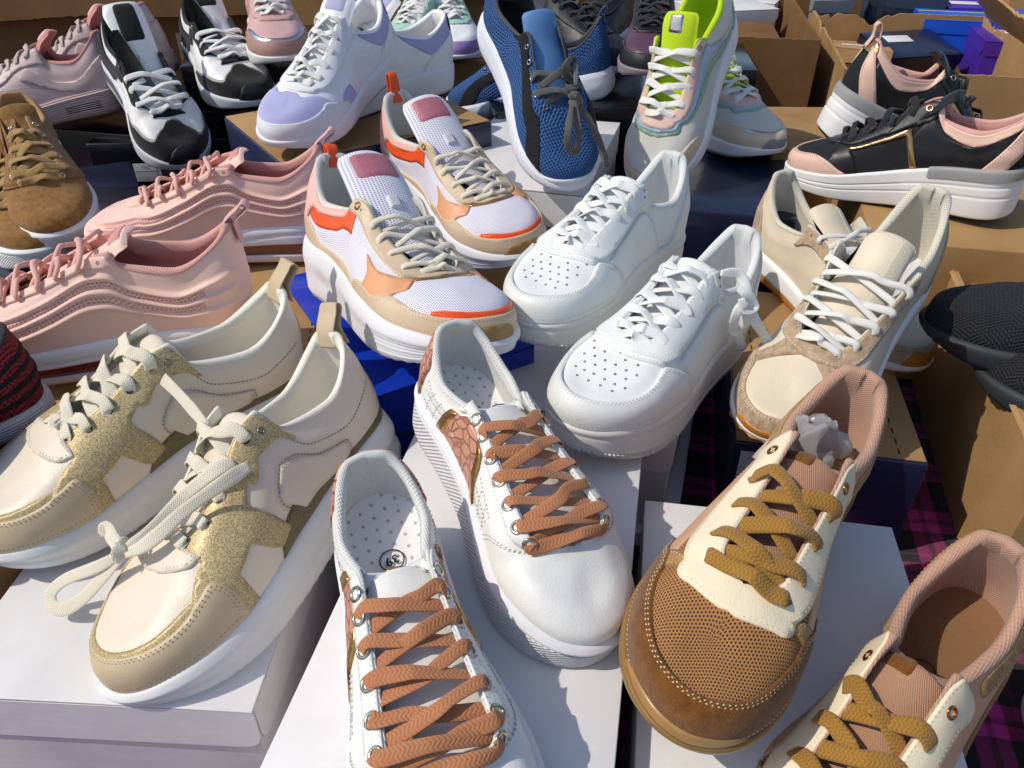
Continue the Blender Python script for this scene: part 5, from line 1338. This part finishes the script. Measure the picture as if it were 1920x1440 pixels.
for i in range(3): bx(.92 + .015 * i, 2.45 + .11 * i, .245 - .008 * i, -6 + 9 * i, .16, .10, .10, ('nearest', 'middle', 'farthest')[i] + ' small brown box beside the standing white boxes', CBX, CBX, roll=6 * i)
bx(1.08, 2.50, .24, 24, .26, .16, .09, 'brown box with a white sticker between the far cartons', CBX, CBX, roll=16)
bx(1.30, 2.66, .30, -6, .32, .20, .10, 'black lidded white box on top of a far carton', WB, BKB, sticker=False)
bx(1.28, 2.50, .235, -10, .30, .12, .08, 'flat brown box in front of the black lidded one', CBX, CBX); bx(1.46, 2.56, .225, 8, .14, .26, .09, 'dark grey box right of the black lidded one', GRY, BKB)
bx(1.42, 1.50, .12, -14, .34, .22, .09, 'flat cardboard box right of the platform sneakers', CBX, CBX)
bx(1.12, 1.46, .07, -10, .30, .22, .09, 'cardboard box behind the heel of the platform sneaker', CBX, None); bx(1.72, 1.60, .12, -20, .30, .24, .09, 'cardboard box with white sticker in front of the right carton', CBX, CBX)
bx(1.60, 2.50, .20, -10, .26, .24, .09, 'brown shoe box in front of the orange brown carton', CBX, CBX); bx(1.88, 2.44, .20, 14, .24, .16, .08, 'navy shoe box in front of the orange brown carton', DNV, DNV)
bx(.50, 1.98, .20, -10, .26, .30, .09, 'dim brown shoe box in the dark carton', CB3, CB3); bx(.56, 2.22, .22, 12, .22, .16, .09, 'white lidded box deep in the dark carton', WB2, WB)
bx(1.24, 3.2, .28, 6, .30, .2, .1, 'white box on the farthest row of cartons', WB2, WB); bx(1.62, 3.15, .27, -12, .30, .2, .1, 'blue box on the farthest row of cartons', BL2, BL2); bx(.84, 3.1, .28, 4, .30, .2, .1, 'brown box on the farthest row of cartons', CBX, CBX); bx(2.0, 3.1, .30, 14, .3, .2, .1, 'purple box on the farthest row of cartons', PUR, PUR)

cols = [('white', WB2, WB), ('brown', CBX, CBX), ('navy', DNV, DNV), ('blue', BL2, BL2), ('pale brown', CB, CBX), ('grey', GRY, GRY), ('black lidded', WB2, BKB), ('purple', PUR, PUR)]
k_ = 0
for row, (yy, zz, nm) in enumerate(((2.36, .225, 'nearest'), (2.92, .265, 'middle'), (3.12, .285, 'rear'))):
    for i in range(7):
        cn, bm_, lm_ = cols[(k_ * 5 + row) % 8]; k_ += 1
        xx = .66 + i * (.21 + .035 * row) + random.uniform(-.03, .03)
        bx(xx, yy + random.uniform(-.05, .05), zz + random.uniform(-.02, .02), random.uniform(-28, 18), random.uniform(.14, .22), random.uniform(.11, .16), .09, '%s shoe box, %s from the left in the %s loose row behind the cartons' % (cn, ('first', 'second', 'third', 'fourth', 'fifth', 'sixth', 'seventh')[i], nm), bm_, lm_, roll=random.uniform(-9, 9))
EXTRA = {
 'cream_front': [([(0.533, 0.109, 0.408), (0.581, 0.085, 0.411), (0.658, 0.037, 0.386), (0.748, 0.001, 0.352), (0.799, -0.055, 0.327)], [(0.55, 0.66, 0.52)] * 5),
   ([(0.526, 0.149, 0.397), (0.594, 0.129, 0.396), (0.674, 0.066, 0.372), (0.756, 0.013, 0.341), (0.802, -0.045, 0.325)], [(0.55, 0.66, 0.52)] * 5),
   ([(0.804, -0.055, 0.328), (0.832, -0.145, 0.291), (0.87, -0.265, 0.255), (0.902, -0.313, 0.228), (0.921, -0.306, 0.202), (0.914, -0.272, 0.192), (0.882, -0.219, 0.211), (0.833, -0.128, 0.272), (0.807, -0.062, 0.316)], [(0.55, 0.66, 0.52)] * 9),
   ([(0.774, -0.054, 0.333), (0.797, -0.048, 0.347), (0.81, -0.058, 0.329), (0.803, -0.053, 0.313)], [(0.55, 0.66, 0.52)] * 4),
   ([(0.798, -0.057, 0.335), (0.786, -0.097, 0.349), (0.772, -0.133, 0.362), (0.784, -0.156, 0.348)], [(0.55, 0.66, 0.52)] * 4)],
 'cream_back': [([(0.452, -0.021, 0.421), (0.459, 0.065, 0.404), (0.453, 0.09, 0.387), (0.448, 0.199, 0.37), (0.451, 0.34, 0.353)], [(0.36, 0.73, 0.59)] * 5)],
 'air_front': [([(0.423, 0.098, 0.44), (0.379, 0.137, 0.434), (0.376, 0.176, 0.394), (0.369, 0.192, 0.343)], [(0.84, 0.3, 0.46)] * 4),
   ([(0.36, 0.174, 0.36), (0.36, 0.209, 0.309), (0.311, 0.237, 0.244), (0.285, 0.271, 0.195)], [(0.84, 0.3, 0.46)] * 4),
   ([(0.373, 0.184, 0.359), (0.375, 0.191, 0.307), (0.348, 0.167, 0.239), (0.295, 0.188, 0.157)], [(0.84, 0.3, 0.46)] * 4),
   ([(0.397, 0.154, 0.402), (0.385, 0.182, 0.386), (0.359, 0.204, 0.344), (0.391, 0.19, 0.341), (0.402, 0.172, 0.374)], [(0.84, 0.3, 0.46)] * 5),
   ([(0.38, 0.175, 0.359), (0.409, 0.171, 0.321), (0.384, 0.167, 0.254), (0.341, 0.17, 0.257), (0.374, 0.185, 0.342)], [(0.84, 0.3, 0.46)] * 5)],
 'blue_front': [([(0.771, 0.012, 0.337), (0.854, -0.003, 0.315), (0.924, -0.013, 0.278), (0.933, -0.015, 0.216), (0.931, -0.059, 0.253), (0.891, -0.06, 0.323), (0.793, -0.009, 0.344)], [(0.66, -0.36, 0.66)] * 7),
   ([(0.772, 0.016, 0.338), (0.825, 0.053, 0.302), (0.89, 0.09, 0.252), (0.942, 0.117, 0.188), (1.007, 0.114, 0.172)], [(0.66, -0.36, 0.66)] * 5),
   ([(0.772, 0.016, 0.338), (0.793, 0.061, 0.288), (0.866, 0.083, 0.26), (0.898, 0.122, 0.187)], [(0.66, -0.36, 0.66)] * 4),
   ([(0.751, 0.019, 0.324), (0.625, 0.065, 0.277), (0.628, 0.023, 0.378), (0.516, 0.136, 0.286), (0.745, 0.018, 0.393)], [(0.66, -0.36, 0.66)] * 5),
   ([(0.748, 0.003, 0.333), (0.781, 0.006, 0.379), (0.785, 0.028, 0.348), (0.784, 0.009, 0.328), (0.753, 0.005, 0.32)], [(0.66, -0.36, 0.66)] * 5)],
}
PL = {
 'cream_front': ('cream', 1, 'cream sneaker with gold glitter panels and a lace knot dangling over the white box', 'cream and gold glitter pair'),
 'cream_back': ('cream', -1, 'cream sneaker with gold glitter panels, half hidden behind its knotted twin', 'cream and gold glitter pair'),
 'copper_front': ('copper', -1, 'white sneaker with copper laces cut off by the bottom edge of the picture', 'white pair with copper laces'),
 'copper_back': ('copper', 1, 'white sneaker with copper laces and smooth round toe, behind its twin', 'white pair with copper laces'),
 'air_front': ('air', 1, 'plain white leather sneaker with loose lace ends hanging at its ankle', 'plain white pair'),
 'air_back': ('air', -1, 'plain white leather sneaker between the orange trimmed sneakers and its twin', 'plain white pair'),
 'beige_front': ('beige', 1, 'beige leather and suede sneaker with white rope laces lying on top of its twin', 'beige pair with gum soles'),
 'beige_back': ('beige', -1, 'beige sneaker with gum sole lying crosswise under its twin', 'beige pair with gum soles'),
 'brown_back': ('brown', -1, 'brown suede sneaker with mesh toe and plastic film stuffed inside', 'brown pair with ochre laces'),
 'brown_front': ('brown', 1, 'brown suede sneaker with size mark inside, in the bottom right corner', 'brown pair with ochre laces'),
 'orange_front': ('orange', -1, 'white mesh sneaker with orange stripes and mauve tongue patch above the blue box', 'white mesh pair with orange stripes'),
 'orange_back': ('orange', 1, 'white mesh sneaker with orange stripes and orange heel loop standing upright', 'white mesh pair with orange stripes'),
 'pink_back': ('pink', -1, 'pink wavy sneaker showing its laces and toe, upper one of the two', 'pink wavy pair'),
 'pink_front': ('pink', 1, 'pink wavy sneaker running out of the left edge behind the glitter sneakers', 'pink wavy pair'),
 'lav_front': ('lav', 1, 'white sneaker with lavender mesh toe pointing at the viewer', 'white and lavender pair'),
 'lav_back': ('lav', -1, 'white sneaker with lavender ankle panel and navy heel tab seen from the side', 'white and lavender pair'),
 'blue_front': ('blue', 1, 'blue knitted running shoe with grey laces tied in a bow', 'blue knitted pair'),
 'blue_back': ('blue', -1, 'blue knitted running shoe lying crosswise behind the one with the bow', 'blue knitted pair'),
 'neon_front': ('neon', 1, 'pastel sneaker with neon yellow lining and tongue', 'pastel pair with neon lining'),
 'neon_back': ('neon', -1, 'pastel sneaker of which only the beige toe shows beside its neon lined twin', 'pastel pair with neon lining'),
 'wedge_front': ('wedge', -1, 'black and pink platform sneaker with gold line, toe to the left', 'black and pink platform pair'),
 'wedge_back': ('wedge', 1, 'black and pink platform sneaker with its heel to the left, behind its twin', 'black and pink platform pair'),
 'mauve_front': ('mauve', 1, 'mauve sneaker with salmon lining cut off by the left edge of the picture', 'mauve pair with salmon lining'),
 'mauve_back': ('mauve', -1, 'mauve sneaker with salmon lining and tongue standing behind its twin', 'mauve pair with salmon lining'),
 'bw_front': ('bw', 1, 'black and white sneaker with large white tongue and black tongue patch', 'black and white pair'),
 'bw_back': ('bw', -1, 'black and white sneaker with open black lining beside the lavender toe', 'black and white pair'),
 'tan_front': ('tan', 1, 'tan suede lace-up shoe with white rubber sole at the left edge', 'tan suede pair'),
}
POSE = POSE0
BK = {
 'slip_back': ('slip', 1, (0.6754, 0.545, 0.181, 152, 2, 0), 'black knitted slip-on shoe touching the gum toe of the beige sneaker', 'black slip-on pair', None),
 'slip_front': ('slip', -1, (0.646, 0.4126, 0.150, 127, 0, 0), 'black knitted slip-on shoe with grey rubber edge cut off by the right edge', 'black slip-on pair', None),
 'red': ('red', -1, (-0.4123, 0.5433, 0.1641, 222, 0, 0), 'red and black striped knit sneaker with clear red sole at the left edge', 'red and black knit pair', None),
 'red2': ('red', 1, (-0.4185, 0.4702, 0.1441, 222, 0, 0), 'red and black knit heel peeking out at the left edge below its twin', 'red and black knit pair', None),
 'tan2': ('tan', -1, (-0.73, 1.1065, 0.1418, 300, 0, 0), 'tan suede toe at the left edge below the other tan suede shoe', 'tan suede pair', None),
 'pinksil': ('generic', 1, (-0.4598, 1.5604, 0.2818, 290, 0, 0), 'dusty pink sneaker with silver trim behind the lavender toe', None, dict(pal=('D3A9A6','A98478','CBA19A','EDE9E4','E6E2E2'), trim=1)),
 'mint1': ('generic', -1, (-0.1441, 1.7624, 0.2299, 255, 0, 0), 'white sneaker with mint green lace panel behind the navy heel tab', None, dict(pal=('ECECEC','B9CDE0','A9D2BC','F1F0EC','EDEDEF'))),
 'mint2': ('generic', 1, (-0.1638, 1.7985, 0.2318, 285, 0, 0), 'white sneaker with purple toe rim left of the blue running shoe', None, dict(pal=('EDEDED','9A7FB8','A9D2BC','F1F0EC','E6E4E2'))),
 'dark1': ('generic', 1, (0.2669, 1.7379, 0.2518, 235, 0, 0), 'black sneaker with black laces behind the crosswise blue shoe', None, dict(pal=('1C1C20','17171A','1A1A1D','17171A','C9C6D8'))),
 'dark2': ('generic', -1, (-0.0019, 1.5959, 0.2418, 318, 0, 0), 'black toe with pale sole right of the blue heel', None, dict(pal=('1E2024','17181C','1A1A1D','17171A','D6D4E2'))),
 'dark3': ('generic', 1, (0.255, 1.5389, 0.2699, 262, 0, 0), 'black and plum sneaker with black laces left of the neon tongue', None, dict(pal=('5A3A4E','1A1A1D','17171A','121214','8A8088'))),
 'pinkc': ('generic', 1, (0.4118, 0.3488, 0.0191, 320, 0, 0), 'pink sneaker with white sole peeking in beside the brown sneaker at the right edge', None, dict(pal=('E2A9A6','D99A9A','E2A9A6','EDE9E4','EDEDEF'))),
}
for k, (st, ft, lab, grp) in PL.items():
    x, y, z, yaw, pit, rol = POSE[k]
    put('sneaker', st, ft, x, y, z, yaw, pit, rol, lab, grp, extra=EXTRA.get(k), geo={'orange_back': dict(tab=.024), 'beige_front': dict(gum=.35), 'lav_back': dict(L=.31), 'wedge_back': dict(L=.305)}.get(k), lod=1.0 if y < .95 else .6)
for k, (st, ft, ps, lab, grp, geo) in BK.items():
    put('sneaker' if st != 'slip' else 'slip_on_shoe', st, ft, *ps, lab, grp, lod=.6, geo=geo, cat='sneaker' if st != 'slip' else 'shoe')

# crumpled clear film stuffed into the brown sneaker
mw = Matrix.LocRotScale(Vector(POSE['brown_back'][:3]), Euler((R(POSE['brown_back'][5]), R(POSE['brown_back'][4]), R(POSE['brown_back'][3])), 'XYZ'), None)
gx, gy = np.meshgrid(np.linspace(-1, 1, 40), np.linspace(-1, 1, 40), indexing='ij')
rr = np.sqrt(gx ** 2 + gy ** 2); fz = .026 * (1 - rr ** 2 * .8); dxy = np.zeros((40, 40, 2))
for k_ in range(7):
    a_ = RNG.uniform(0, 6.28); f_ = RNG.uniform(4, 11); w_ = np.abs(np.mod((gx * math.cos(a_) + gy * math.sin(a_)) * f_ / 3.1 + RNG.uniform(0, 2), 2) - 1)
    fz = fz + .0060 * (w_ - .5); dxy += np.array([math.sin(a_), math.cos(a_)]) * (.0022 * (w_ - .5))[..., None]
FP = np.stack([gx * .026 + dxy[..., 0], gy * .022 + dxy[..., 1], fz], -1)
fo = gobj('plastic_film', FP, M('film', 'F6F8FB'), None); fo.data.polygons.foreach_set('use_smooth', np.zeros(len(fo.data.polygons), bool))
fo.location = mw @ Vector((.20 * .295, -.01, .235 * .295)); fo.rotation_euler = (R(18), R(-8), R(40))
tag(fo, 'crumpled clear plastic film stuffed inside the opening of the brown sneaker', 'film')
